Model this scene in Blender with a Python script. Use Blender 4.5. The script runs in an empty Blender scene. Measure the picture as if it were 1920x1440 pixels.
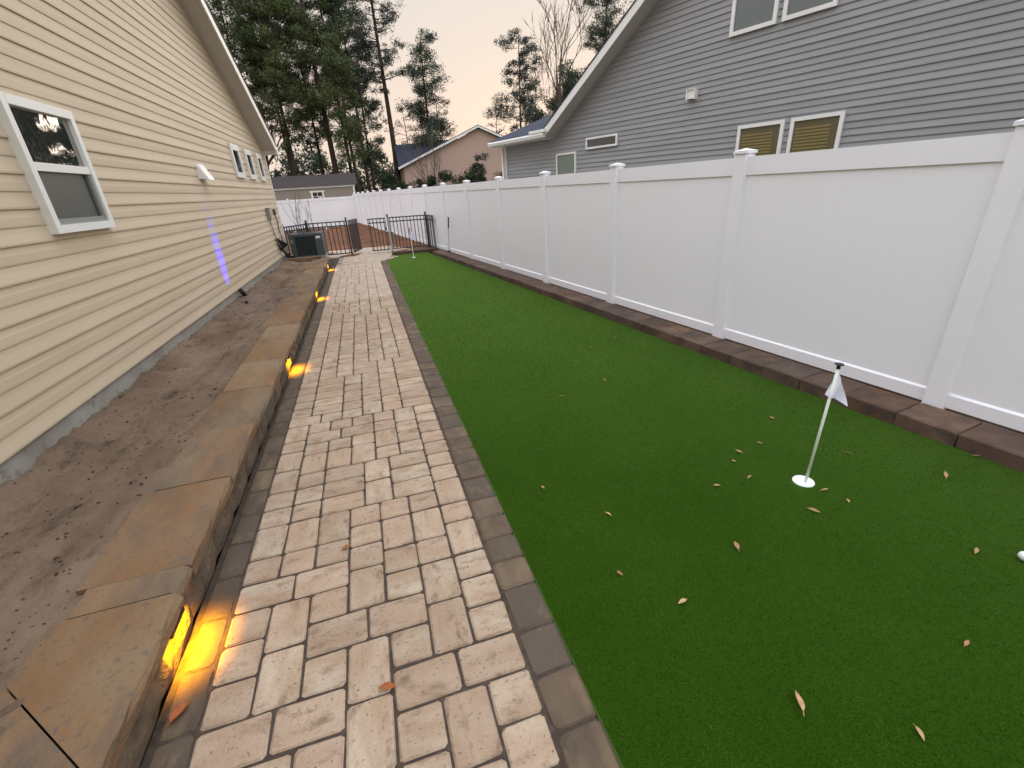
import bpy, math, random
import numpy as np
from mathutils import Vector, Matrix
R = math.radians
sc = bpy.context.scene
C = sc.collection

# ---------------------------------------------------------------- camera
CAM_PITCH, CAM_YAW, CAM_ROLL, CAM_F = .4138, .2642, -.063, 844.04
def _basis():
    cp, sp = math.cos(CAM_PITCH), math.sin(CAM_PITCH)
    cy, sy = math.cos(CAM_YAW), math.sin(CAM_YAW)
    cr, sr = math.cos(CAM_ROLL), math.sin(CAM_ROLL)
    fwd = Vector((sy*cp, cy*cp, -sp)); right = Vector((cy, -sy, 0)); up = right.cross(fwd)
    return right*cr + up*sr, up*cr - right*sr, fwd
_r, _u, _f = _basis()
cd = bpy.data.cameras.new('camera'); cam = bpy.data.objects.new('camera', cd); C.objects.link(cam)
cd.sensor_fit = 'HORIZONTAL'; cd.sensor_width = 36; cd.lens = CAM_F/1920*36
cd.clip_start = .05; cd.clip_end = 3000
M = Matrix((( _r.x, _u.x, -_f.x, 0), (_r.y, _u.y, -_f.y, 0), (_r.z, _u.z, -_f.z, 0), (0, 0, 0, 1)))
cam.matrix_world = M
sc.camera = cam

# ---------------------------------------------------------------- sky, sun, exposure
SUN_AZ, SUN_EL = .34, R(5)
w = bpy.data.worlds.new("World"); sc.world = w; w.use_nodes = True
nt = w.node_tree; nt.nodes.clear()
def N(t, tree=None):
    return (tree or nt).nodes.new(t)
out = N('ShaderNodeOutputWorld'); bg = N('ShaderNodeBackground')
sky = N('ShaderNodeTexSky'); sky.sky_type = 'NISHITA'; sky.sun_disc = False
sky.sun_elevation = SUN_EL; sky.sun_rotation = SUN_AZ
sky.air_density = 1.0; sky.dust_density = 2.0; sky.altitude = 0
# a thin even overcast veil over the clear dusk sky: brighter overhead, peach low down
tc = N('ShaderNodeTexCoord'); sx = N('ShaderNodeSeparateXYZ')
nt.links.new(tc.outputs['Generated'], sx.inputs[0])
ramp = N('ShaderNodeValToRGB'); cr = ramp.color_ramp
cr.elements[0].position = 0; cr.elements[0].color = (5.1, 4.35, 3.9, 1)
cr.elements[1].position = 1; cr.elements[1].color = (15.0, 16.0, 18.6, 1)
e = cr.elements.new(.12); e.color = (4.7, 4.12, 3.82, 1)
e = cr.elements.new(.3); e.color = (4.4, 4.2, 4.15, 1)
e = cr.elements.new(.55); e.color = (9.2, 9.1, 9.3, 1)
nt.links.new(sx.outputs['Z'], ramp.inputs[0])
dot = N('ShaderNodeVectorMath'); dot.operation = 'DOT_PRODUCT'
nrm = N('ShaderNodeVectorMath'); nrm.operation = 'NORMALIZE'
nt.links.new(tc.outputs['Generated'], nrm.inputs[0]); nt.links.new(nrm.outputs[0], dot.inputs[0])
dot.inputs[1].default_value = (math.sin(SUN_AZ), math.cos(SUN_AZ), .08)
mr = N('ShaderNodeMapRange'); mr.inputs['From Min'].default_value = .6; mr.inputs['From Max'].default_value = 1.0
mr.interpolation_type = 'SMOOTHSTEP'
nt.links.new(dot.outputs['Value'], mr.inputs['Value'])
glow = N('ShaderNodeMix'); glow.data_type = 'RGBA'; glow.blend_type = 'MULTIPLY'
nt.links.new(mr.outputs[0], glow.inputs['Factor'])
nt.links.new(ramp.outputs[0], glow.inputs['A']); glow.inputs['B'].default_value = (1.07, 1.01, .93, 1)
veil = N('ShaderNodeMix'); veil.data_type = 'RGBA'; veil.inputs['Factor'].default_value = .975
nt.links.new(sky.outputs[0], veil.inputs['A']); nt.links.new(glow.outputs['Result'], veil.inputs['B'])
nt.links.new(veil.outputs['Result'], bg.inputs[0]); bg.inputs[1].default_value = .11
nt.links.new(bg.outputs[0], out.inputs[0])
sd = bpy.data.lights.new('sun', 'SUN'); sd.energy = .5; sd.angle = R(25); sd.color = (1, .86, .7)
sun = bpy.data.objects.new('sun', sd); C.objects.link(sun)
_sd = Vector((math.sin(SUN_AZ)*math.cos(R(9)), math.cos(SUN_AZ)*math.cos(R(9)), math.sin(R(9))))
sun.rotation_euler = _sd.to_track_quat('Z', 'Y').to_euler()
vs = sc.view_settings
vs.view_transform = 'Standard'; vs.look = 'None'; vs.gamma = 1; vs.exposure = 0.72; vs.use_curve_mapping = False

# ---------------------------------------------------------------- helpers
def prop(o, label=None, cat=None, group=None, kind=None):
    if label: o['label'] = label
    if cat: o['category'] = cat
    if group: o['group'] = group
    if kind: o['kind'] = kind
    return o
def empty(name, loc=(0, 0, 0), rz=0, **k):
    o = bpy.data.objects.new(name, None); C.objects.link(o)
    o.location = loc; o.rotation_euler = (0, 0, rz); o.empty_display_size = .1
    return prop(o, **k)
WM = {}
def _own(o): return Matrix.Translation(o.location) @ o.rotation_euler.to_matrix().to_4x4()
def link(name, me, parent=None, world=True, loc=None, rot=None, **k):
    o = bpy.data.objects.new(name, me); C.objects.link(o)
    if loc is not None: o.location = loc
    if rot is not None: o.rotation_euler = rot
    if parent is not None:
        o.parent = parent
        if world:   # geometry was given in world coordinates
            o.matrix_parent_inverse = WM.get(parent.name, _own(parent)).inverted()
            WM[o.name] = Matrix.Identity(4)
        else: WM[o.name] = WM.get(parent.name, _own(parent)) @ _own(o)
    return prop(o, **k)
class MB:
    def __init__(s): s.v = []; s.f = []
    def add(s, vs, fs):
        n = len(s.v); s.v += [tuple(v) for v in vs]; s.f += [tuple(i+n for i in f) for f in fs]; return s
    def box(s, x0, x1, y0, y1, z0, z1):
        return s.add([(x0,y0,z0),(x1,y0,z0),(x1,y1,z0),(x0,y1,z0),(x0,y0,z1),(x1,y0,z1),(x1,y1,z1),(x0,y1,z1)],
                     [(0,3,2,1),(4,5,6,7),(0,1,5,4),(1,2,6,5),(2,3,7,6),(3,0,4,7)])
    def obox(s, o, a, b, c):   # origin corner and three edge vectors
        o, a, b, c = Vector(o), Vector(a), Vector(b), Vector(c)
        return s.add([o, o+a, o+a+b, o+b, o+c, o+a+c, o+a+b+c, o+b+c],
                     [(0,3,2,1),(4,5,6,7),(0,1,5,4),(1,2,6,5),(2,3,7,6),(3,0,4,7)])
    def prism(s, poly, d):
        d = Vector(d); n = len(poly); p = [Vector(q) for q in poly]
        return s.add(p + [q+d for q in p], [tuple(range(n))[::-1], tuple(range(n, 2*n))] + [(i, (i+1) % n, (i+1) % n+n, i+n) for i in range(n)])
    def tube(s, pts, rad, n=6, cap=True):
        pts = [Vector(p) for p in pts]; m = len(pts)
        if not hasattr(rad, '__len__'): rad = [rad]*m
        vs = []; ref = None
        for i, p in enumerate(pts):
            t = (pts[min(i+1, m-1)] - pts[max(i-1, 0)]).normalized()
            if ref is None: ref = Vector((1, 0, 0)) if abs(t.x) < .9 else Vector((0, 1, 0))
            a = (ref - t*ref.dot(t)).normalized(); ref = a; b = t.cross(a)
            for k in range(n):
                q = 2*math.pi*k/n; vs.append(p + (a*math.cos(q) + b*math.sin(q))*rad[i])
        fs = [(i*n+k, i*n+(k+1) % n, (i+1)*n+(k+1) % n, (i+1)*n+k) for i in range(m-1) for k in range(n)]
        if cap: fs += [tuple(range(n))[::-1], tuple(range((m-1)*n, m*n))]
        return s.add(vs, fs)
    def lathe(s, prof, c=(0, 0, 0), n=20):
        vs = []; m = len(prof)
        for r, z in prof:
            for k in range(n):
                q = 2*math.pi*k/n; vs.append((c[0]+r*math.cos(q), c[1]+r*math.sin(q), c[2]+z))
        return s.add(vs, [(i*n+k, i*n+(k+1) % n, (i+1)*n+(k+1) % n, (i+1)*n+k) for i in range(m-1) for k in range(n)])
    def mesh(s, name, mat, smooth=False):
        me = bpy.data.meshes.new(name); me.from_pydata(s.v, [], s.f); me.materials.append(mat)
        if smooth: me.polygons.foreach_set('use_smooth', [True]*len(me.polygons))
        return me
    def build(s, name, mat, parent=None, smooth=False, **k):
        return link(name, s.mesh(name, mat, smooth), parent, **k)
def npmesh(name, V, F, mat, smooth=False):
    """V (n,3) array, F (m,k) array of equal sized faces"""
    me = bpy.data.meshes.new(name); m, k = F.shape
    me.vertices.add(len(V)); me.vertices.foreach_set('co', V.astype(np.float32).ravel())
    me.loops.add(m*k); me.loops.foreach_set('vertex_index', F.astype(np.int32).ravel())
    me.polygons.add(m); me.polygons.foreach_set('loop_start', np.arange(0, m*k, k, dtype=np.int32))
    me.update(calc_edges=True); me.validate(); me.materials.append(mat)
    if smooth: me.polygons.foreach_set('use_smooth', [True]*m)
    return me

# ---------------------------------------------------------------- materials
def material(name, base, rough=.8, spec=.3, var=None, vscale=3., vstretch=(1, 1, 1), var2=None, v2scale=1., v2lo=.5, v2hi=.65,
             rand=0., bump=0., bscale=60., speck=None, sscale=120., slo=.62, shi=.7, metal=0., coords='Object', palette=None, sheen=0.):
    m = bpy.data.materials.new(name); m.use_nodes = True; t = m.node_tree
    b = t.nodes['Principled BSDF']; L = t.links.new
    b.inputs['Roughness'].default_value = rough; b.inputs['Specular IOR Level'].default_value = spec; b.inputs['Metallic'].default_value = metal
    if sheen: b.inputs['Sheen Weight'].default_value = sheen
    tcn = t.nodes.new('ShaderNodeTexCoord'); oi = t.nodes.new('ShaderNodeObjectInfo')
    off = t.nodes.new('ShaderNodeVectorMath'); off.operation = 'MULTIPLY_ADD'
    comb = t.nodes.new('ShaderNodeCombineXYZ')
    for i, kk in enumerate((37., 71., 53.)):
        mm = t.nodes.new('ShaderNodeMath'); mm.operation = 'MULTIPLY'; mm.inputs[1].default_value = kk; L(oi.outputs['Random'], mm.inputs[0]); L(mm.outputs[0], comb.inputs[i])
    add = t.nodes.new('ShaderNodeVectorMath'); add.operation = 'ADD'
    L(tcn.outputs[coords], add.inputs[0])
    if rand or palette: L(comb.outputs[0], add.inputs[1])
    vec = add.outputs[0]
    def noise(scale, detail=4, stretch=(1, 1, 1), rough_=.55):
        mp = t.nodes.new('ShaderNodeMapping'); mp.inputs['Scale'].default_value = stretch; L(vec, mp.inputs[0])
        n = t.nodes.new('ShaderNodeTexNoise'); n.inputs['Scale'].default_value = scale; n.inputs['Detail'].default_value = detail
        n.inputs['Roughness'].default_value = rough_
        L(mp.outputs[0], n.inputs['Vector']); return n.outputs['Fac']
    def mix(fac, a, c, mode='MIX'):
        x = t.nodes.new('ShaderNodeMix'); x.data_type = 'RGBA'; x.blend_type = mode
        if isinstance(fac, float): x.inputs['Factor'].default_value = fac
        else: L(fac, x.inputs['Factor'])
        for s_, q in (('A', a), ('B', c)):
            if isinstance(q, tuple): x.inputs[s_].default_value = (*q[:3], 1)
            else: L(q, x.inputs[s_])
        return x.outputs['Result']
    def rng(src, lo, hi, a=0., c=1.):
        r = t.nodes.new('ShaderNodeMapRange'); r.inputs['From Min'].default_value = lo; r.inputs['From Max'].default_value = hi
        r.inputs['To Min'].default_value = a; r.inputs['To Max'].default_value = c; L(src, r.inputs['Value']); return r.outputs[0]
    col = base
    if palette:
        rp = t.nodes.new('ShaderNodeValToRGB'); rp.color_ramp.interpolation = 'LINEAR'
        els = rp.color_ramp.elements
        els[0].position = 0; els[0].color = (*palette[0], 1); els[1].position = 1; els[1].color = (*palette[-1], 1)
        for i, p in enumerate(palette[1:-1]):
            e_ = els.new((i+1)/(len(palette)-1)); e_.color = (*p, 1)
        L(oi.outputs['Random'], rp.inputs[0]); col = rp.outputs[0]
    if var: col = mix(rng(noise(vscale, 5, vstretch), .36, .64), col, var)
    if var2: col = mix(rng(noise(v2scale, 6, vstretch, .65), v2lo, v2hi, 0, .85), col, var2)
    if speck: col = mix(rng(noise(sscale, 3), slo, shi), col, speck)
    if rand: 
        v = rng(oi.outputs['Random'], 0, 1, 1-rand, 1+rand)
        hs = t.nodes.new('ShaderNodeHueSaturation'); L(v, hs.inputs['Value'])
        if isinstance(col, tuple): hs.inputs['Color'].default_value = (*col, 1)
        else: L(col, hs.inputs['Color'])
        col = hs.outputs[0]
    if isinstance(col, tuple): b.inputs['Base Color'].default_value = (*col, 1)
    else: L(col, b.inputs['Base Color'])
    if bump:
        bn = t.nodes.new('ShaderNodeBump'); bn.inputs['Strength'].default_value = bump; bn.inputs['Distance'].default_value = .01
        L(noise(bscale, 5), bn.inputs['Height']); L(bn.outputs[0], b.inputs['Normal'])
    return m

m_tan = material('tan_vinyl', (0.567, 0.468, 0.333), .55, .35, var=(0.5339, 0.4391, 0.3105), vscale=.8, rand=.025, bump=.04, bscale=30)
m_gray = material('gray_vinyl', (0.2994, 0.2963, 0.3015), .55, .35, var=(0.2661, 0.2719, 0.2726), vscale=.7, rand=.04, bump=.04, bscale=30)
m_white = material('white_vinyl', (.85, .845, .865), .38, .45, var=(.83, .825, .845), vscale=1.2)
m_trim = material('white_trim', (.80, .79, .76), .45, .4, var=(.75, .74, .70), vscale=2)
m_soffit = material('soffit', (0.567, 0.532, 0.493), .7, .2)
m_concrete = material('concrete', (0.32, 0.312, 0.28), .9, .2, var=(0.24, 0.224, 0.192), vscale=2.5, bump=.3, bscale=50, speck=(0.176, 0.152, 0.128), sscale=9, slo=.58, shi=.72)
m_shingle = material('dark_shingle', (.045, .052, .075), .9, .2, var=(.03, .035, .05), vscale=14, vstretch=(1, 1, 4), bump=.5, bscale=60)
m_shingle_brown = material('brown_shingle', (.06, .048, .045), .9, .2, var=(.04, .033, .03), vscale=14, bump=.5, bscale=60)
m_roof = material('roof_tan', (.10, .09, .08), .9, .2, var=(.07, .06, .055), vscale=14, bump=.4)
m_paver = material('cream_paver', (0.3405, 0.2517, 0.1643), .85, .25, palette=[(0.3951, 0.3148, 0.219), (0.3677, 0.2706, 0.1834), (0.4156, 0.3462, 0.249), (0.3882, 0.3021, 0.2107), (0.3542, 0.2581, 0.1779), (0.4086, 0.3304, 0.2353)],
                   var=(0.3134, 0.2203, 0.1423), vscale=10, vstretch=(.5, 1, 1), var2=(0.1295, 0.07867, 0.04926), v2scale=17, v2lo=.54, v2hi=.74, rand=.10, bump=.8, bscale=60,
                   speck=(0.08856, 0.06295, 0.04652), sscale=75, slo=.62, shi=.74)
m_paver_v = material('cream_paver_turned', (0.3405, 0.2517, 0.1643), .85, .25, palette=[(0.3951, 0.3148, 0.219), (0.3677, 0.2706, 0.1834), (0.4156, 0.3462, 0.249), (0.3882, 0.3021, 0.2107), (0.3542, 0.2581, 0.1779), (0.4086, 0.3304, 0.2353)],
                   var=(0.3134, 0.2203, 0.1423), vscale=10, vstretch=(1, .5, 1), var2=(0.1295, 0.07867, 0.04926), v2scale=17, v2lo=.54, v2hi=.74, rand=.10, bump=.8, bscale=60,
                   speck=(0.08856, 0.06295, 0.04652), sscale=75, slo=.62, shi=.74)
m_border = material('dark_paver', (0.1004, 0.07084, 0.04875), .85, .25, palette=[(0.1355, 0.0952, 0.05919), (0.1204, 0.08412, 0.05223), (0.1506, 0.1063, 0.06441), (0.07528, 0.05755, 0.04178), (0.1405, 0.09744, 0.06093)],
                    var=(0.07528, 0.05534, 0.0383), vscale=7, vstretch=(1, .5, 1), var2=(0.1706, 0.1195, 0.06964), v2scale=9, v2lo=.54, v2hi=.72, rand=.14, bump=.6, bscale=55)
m_cap = material('wall_stone', (0.2144, 0.1451, 0.08264), .88, .2, palette=[(0.2144, 0.1451, 0.07989), (0.2006, 0.1484, 0.0909), (0.2351, 0.1484, 0.07713), (0.1798, 0.1253, 0.07713), (0.2214, 0.1649, 0.09916)],
                 var=(0.1867, 0.1022, 0.04682), vscale=3.2, vstretch=(1, .4, 1), var2=(0.09339, 0.07586, 0.05784), v2scale=3.1, v2lo=.47, v2hi=.66, rand=.08, bump=.7, bscale=70, speck=(0.1113, 0.09496, 0.07491), sscale=38, slo=.56, shi=.72)
m_block = material('wall_block_stone', (0.176, 0.128, 0.0825), .92, .2, palette=[(0.176, 0.132, 0.08625), (0.128, 0.104, 0.075), (0.2, 0.136, 0.075)], var=(0.088, 0.068, 0.04875), vscale=8, rand=.1, bump=.9, bscale=40)
m_curb = material('curb_stone', (0.123, 0.07301, 0.05032), .88, .2, palette=[(0.1537, 0.08424, 0.05284), (0.1168, 0.07862, 0.05535), (0.1661, 0.1011, 0.06542), (0.0984, 0.07301, 0.05535), (0.1414, 0.08705, 0.05787)],
                  var=(0.0738, 0.05054, 0.04026), vscale=5, rand=.12, bump=.5, bscale=70)
m_sand = material('joint_sand', (0.051, 0.0372, 0.027), .95, .1, var=(0.078, 0.06, 0.045), vscale=25, bump=.5, bscale=150)
m_soil = material('bed_soil', (0.1964, 0.1427, 0.09889), .95, .1, var=(0.137, 0.09515, 0.06339), vscale=2.2, vstretch=(1.4, .6, 1), var2=(0.04465, 0.02973, 0.02029), v2scale=4, v2lo=.54, v2hi=.74,
                  bump=1., bscale=35, speck=(0.1905, 0.1547, 0.1115), sscale=40, slo=.68, shi=.78)
m_dirt = material('red_dirt', (.17, .075, .035), .95, .1, var=(.115, .055, .03), vscale=.9, var2=(.07, .045, .03), v2scale=2.5, bump=.9, bscale=12)
m_ground = material('rough_ground', (.085, .075, .04), .95, .1, var=(.05, .065, .025), vscale=.5, bump=.5, bscale=8)
m_iron = material('black_iron', (.025, .024, .026), .5, .5)
m_steel = material('grey_metal', (.35, .36, .38), .45, .5, metal=.4)
m_ac = material('condenser_paint', (.07, .085, .09), .5, .4, var=(.055, .068, .072), vscale=4)
m_ac_dark = material('condenser_coil', (.012, .018, .022), .7, .3)
m_black = material('black_plastic', (.012, .012, .013), .5, .4)
m_box = material('grey_box', (.23, .24, .22), .5, .4)
m_bark = material('pine_bark', (.085, .06, .045), .95, .1, var=(.05, .036, .03), vscale=3, bump=.8, bscale=8)
m_bark_pale = material('bare_bark', (.16, .125, .10), .95, .1, var=(.10, .08, .065), vscale=2)
m_pine = [material('pine_needles_%s' % n, c, .8, .2, var=v, vscale=.35) for n, c, v in (
    ('deep', (0.0713, 0.0989, 0.0575), (0.0552, 0.0805, 0.0552)), ('olive', (0.1012, 0.1265, 0.046), (0.0759, 0.0989, 0.0414)),
    ('grey', (.085, .098, .075), (.062, .075, .06)), ('rust', (.12, .085, .052), (.07, .07, .042)))]
m_shrub = material('shrub_leaves', (.032, .05, .022), .8, .2, var=(.022, .034, .018), vscale=2)
m_flag = material('flag_cloth', (.74, .73, .84), .8, .2)
m_pole = material('flagstick_white', (.66, .72, .60), .45, .4)
m_cup = material('cup_white', (.76, .80, .78), .4, .4)
m_leaf = material('dry_leaf', (.4, .22, .1), .8, .2, palette=[(.46, .30, .16), (.36, .20, .09), (.50, .34, .20)], var=(.28, .15, .07), vscale=40, rand=.1)
m_leaf_red = material('rust_leaf', (.34, .11, .03), .75, .25, var=(.24, .06, .02), vscale=40)
m_blind = material('olive_blind', (.235, .185, .065), .7, .2)
m_sash = material('window_sash', (.76, .77, .73), .4, .4)
m_shed = material('shed_siding', (.30, .26, .215), .8, .2, var=(.28, .24, .2), vscale=2)
m_house_tan = material('peach_stucco', (.50, .36, .29), .85, .2, var=(.46, .335, .27), vscale=.5)
m_ball = material('golf_ball', (.78, .80, .76), .35, .5, bump=.4, bscale=130)
m_lens = bpy.data.materials.new('lit_amber_lens'); m_lens.use_nodes = True
_b = m_lens.node_tree.nodes['Principled BSDF']; _b.inputs['Emission Color'].default_value = (1, .55, .04, 1); _b.inputs['Emission Strength'].default_value = 6
m_lens_b = bpy.data.materials.new('lit_blue_lens'); m_lens_b.use_nodes = True
_b = m_lens_b.node_tree.nodes['Principled BSDF']; _b.inputs['Emission Color'].default_value = (.15, .1, 1, 1); _b.inputs['Emission Strength'].default_value = 4

def glass(name, tint, wav=0., rough=.02, spec=.9):
    m = bpy.data.materials.new(name); m.use_nodes = True; t = m.node_tree; b = t.nodes['Principled BSDF']
    b.inputs['Base Color'].default_value = (*tint, 1); b.inputs['Roughness'].default_value = rough
    b.inputs['Specular IOR Level'].default_value = spec; b.inputs['IOR'].default_value = 1.6
    if wav:
        n = t.nodes.new('ShaderNodeTexNoise'); n.inputs['Scale'].default_value = 5; n.inputs['Detail'].default_value = 2
        tcn = t.nodes.new('ShaderNodeTexCoord'); t.links.new(tcn.outputs['Object'], n.inputs['Vector'])
        bn = t.nodes.new('ShaderNodeBump'); bn.inputs['Strength'].default_value = 1; bn.inputs['Distance'].default_value = wav
        t.links.new(n.outputs['Fac'], bn.inputs['Height']); t.links.new(bn.outputs[0], b.inputs['Normal'])
    return m
m_glass_refl = glass('reflecting_glass', (.03, .035, .03), .0015, .02, 1.0)
m_glass_refl.node_tree.nodes['Principled BSDF'].inputs['IOR'].default_value = 2.7
m_glass_dark = glass('screened_glass', (.035, .045, .04), 0, .35, .5)
m_glass_gray = glass('curtained_glass', (.12, .14, .135), 0, .2, .7)
m_glass_green = glass('green_glass', (.13, .17, .13), 0, .2, .7)
m_glass_black = glass('black_glass', (.012, .012, .012), .003, .03, .8)

def turf_material():
    m = bpy.data.materials.new('turf_green'); m.use_nodes = True; t = m.node_tree; b = t.nodes['Principled BSDF']; L = t.links.new
    tcn = t.nodes.new('ShaderNodeTexCoord')
    n1 = t.nodes.new('ShaderNodeTexNoise'); n1.inputs['Scale'].default_value = 1.3; n1.inputs['Detail'].default_value = 4
    n2 = t.nodes.new('ShaderNodeTexNoise'); n2.inputs['Scale'].default_value = 160; n2.inputs['Detail'].default_value = 4; n2.inputs['Roughness'].default_value = .75
    for n in (n1, n2): L(tcn.outputs['Object'], n.inputs['Vector'])
    x = t.nodes.new('ShaderNodeMix'); x.data_type = 'RGBA'; L(n1.outputs['Fac'], x.inputs['Factor'])
    x.inputs['A'].default_value = (.011, .034, .001, 1); x.inputs['B'].default_value = (.024, .055, .005, 1)
    y = t.nodes.new('ShaderNodeMix'); y.data_type = 'RGBA'; y.blend_type = 'MULTIPLY'; y.inputs['Factor'].default_value = 1
    r = t.nodes.new('ShaderNodeMapRange'); r.inputs['From Min'].default_value = .3; r.inputs['From Max'].default_value = .7
    r.inputs['To Min'].default_value = .45; r.inputs['To Max'].default_value = 1.35
    L(n2.outputs['Fac'], r.inputs['Value']); L(x.outputs['Result'], y.inputs['A']); L(r.outputs[0], y.inputs['B'])
    L(y.outputs['Result'], b.inputs['Base Color']); b.inputs['Roughness'].default_value = .9; b.inputs['Specular IOR Level'].default_value = .05
    b.inputs['Sheen Weight'].default_value = .66; b.inputs['Sheen Roughness'].default_value = .38; b.inputs['Sheen Tint'].default_value = (.50, .84, .22, 1)
    bn = t.nodes.new('ShaderNodeBump'); bn.inputs['Strength'].default_value = .5; bn.inputs['Distance'].default_value = .004
    L(n2.outputs['Fac'], bn.inputs['Height']); L(bn.outputs[0], b.inputs['Normal'])
    return m
m_turf = turf_material()
m_blade = material('turf_blade', (.030, .090, .001), .8, .0, var=(.058, .128, .006), vscale=1.6, coords='Object')
m_blade.node_tree.nodes['Principled BSDF'].inputs['IOR'].default_value = 1.0
m_turf.node_tree.nodes['Principled BSDF'].inputs['IOR'].default_value = 1.0

# ================================================================ ground and hardscape
GZ = -1.78
PATH_ROT = .019; PATH_LOC = Vector((.023, 0, 0))
def PW(x, y):   # path coordinates -> world
    c, s = math.cos(PATH_ROT), math.sin(PATH_ROT)
    return (x*c - y*s + PATH_LOC.x, x*s + y*c)
rng = np.random.default_rng(7); random.seed(5)

def hgrid(x0, x1, y0, y1, dx, dy, fz, mat, name, **k):
    nx = max(2, int(round((x1-x0)/dx))+1); ny = max(2, int(round((y1-y0)/dy))+1)
    X, Y = np.meshgrid(np.linspace(x0, x1, nx), np.linspace(y0, y1, ny)); Z = fz(X, Y)
    V = np.stack([X.ravel(), Y.ravel(), Z.ravel()], 1)
    i = (np.arange(ny-1)[:, None]*nx + np.arange(nx-1)).ravel()
    F = np.stack([i, i+1, i+nx+1, i+nx], 1)
    return link(name, npmesh(name, V, F, mat, True), **k)
def snoise(X, Y, seed, scales):
    r = np.random.default_rng(seed); Z = np.zeros_like(X)
    for s, a in scales:
        for _ in range(5):
            th = r.uniform(0, math.tau); ph = r.uniform(0, math.tau); f = math.tau/s*r.uniform(.7, 1.4)
            Z += a*.45*np.sin(f*(X*math.cos(th)+Y*math.sin(th))+ph)
    return Z
MB().add([(-900, -900, -2.02), (900, -900, -2.02), (900, 900, -2.02), (-900, 900, -2.02)], [(0, 1, 2, 3)]).build('ground', m_ground, kind='structure')
hgrid(-9, 2.6, 15.2, 35.5, .25, .35, lambda X, Y: -1.815 + .14*np.clip((X-(2.75-.147*Y))/1.1, 0, 1)*np.clip((Y-16.1)/2, 0, 1) + snoise(X, Y, 3, ((4, .03), (1.5, .03), (.7, .015))) - np.clip((Y-19)/30, 0, .2)*np.clip((-X)/5, 0, 1), m_dirt, 'dirt_yard', kind='structure')
# planting soil between the house and the retaining wall
def soil_z(X, Y):
    z = -1.545 + snoise(X, Y, 11, ((1.6, .014), (.5, .011), (.16, .009), (.07, .007)))
    z += .05*np.exp(-((X+2.40)/.16)**2) - .02*np.exp(-((X+2.0)/.12)**2)
    return z
hgrid(-2.44, -1.42, .9, 13.72, .025, .035, soil_z, m_soil, 'soil_bed', kind='structure')
hgrid(-2.44, -1.5, 13.72, 16.2, .05, .06, lambda X, Y: -1.485 + snoise(X, Y, 4, ((.6, .01), (.2, .006))), m_soil, 'soil_bed', kind='structure')

# ---- pavers: tumbled blocks with rounded corners and chamfered tops
def stone_mesh(w, l, h, mat, c=.012, ch=.008, seed=0, wob=.0015):
    r = random.Random(seed); hw, hl = w/2, l/2
    def ring(ins, z):
        a, b = hw-ins, hl-ins
        pts = [(-a+c, -b), (a-c, -b), (a, -b+c), (a, b-c), (a-c, b), (-a+c, b), (-a, b-c), (-a, -b+c)]
        return [(x+r.uniform(-wob, wob), y+r.uniform(-wob, wob), z) for x, y in pts]
    mb = MB(); v = ring(0, -h) + ring(0, -ch) + ring(ch, 0)
    f = [(i, (i+1) % 8, (i+1) % 8+8, i+8) for i in range(8)] + [(i+8, (i+1) % 8+8, (i+1) % 8+16, i+16) for i in range(8)] + [tuple(range(16, 24))]
    mb.add(v, f); me = mb.mesh('paver', mat); return me
U = .0883
def tile(cells, y0, y1, rnd):
    """cells: set of filled (x,y); fill 14 wide strip rows y0..y1 with 2x2, 3x2, 2x3 pieces by depth first search"""
    filled = set(cells); out_ = []
    def first():
        for y in range(y0, y1):
            for x in range(14):
                if (x, y) not in filled: return x, y
        return None
    def fits(x, y, a, b):
        return x+a <= 14 and all((x+i, y+j) not in filled for i in range(a) for j in range(b))
    stack = []; steps = 0
    while True:
        p = first()
        if p is None: return out_
        x, y = p; opts = [o for o in ((2, 2), (3, 2), (2, 3), (3, 2), (2, 3)) if fits(x, y, *o)]
        opts = list(dict.fromkeys(rnd.sample(opts, len(opts))))
        stack.append((p, opts))
        while True:
            if not stack: return out_
            p, opts = stack[-1]
            if opts:
                o = opts.pop(); x, y = p
                if not fits(x, y, *o): continue
                for i in range(o[0]):
                    for j in range(o[1]): filled.add((x+i, y+j))
                out_.append((x, y, *o)); break
            stack.pop()
            if out_:
                x, y, a, b = out_.pop()
                for i in range(a):
                    for j in range(b): filled.discard((x+i, y+j))
        steps += 1
        if steps > 60000: return out_
near = [(0,0,3,2),(3,0,3,2),(2,2,2,3),(0,2,2,2),(0,4,2,2),(0,6,2,2),(2,5,2,3),(4,2,2,2),(4,4,3,2),(4,6,2,2),(0,8,3,2),(3,8,3,2),(6,6,2,3),(7,4,3,2),
        (8,6,2,2),(10,5,2,3),(12,4,2,2),(12,6,2,2),(10,2,2,3),(12,2,2,2),(8,2,2,2),(6,1,2,3),(8,0,3,2),(11,0,3,2),(10,-3,2,3),(12,-2,2,2),(8,-2,2,2),
        (6,-2,2,3),(12,-4,2,2)]
cells = {(x+i, y+j) for x, y, a, b in near for i in range(a) for j in range(b)}
rnd = random.Random(21)
up_ = tile(cells, 0, 145, rnd)
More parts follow.
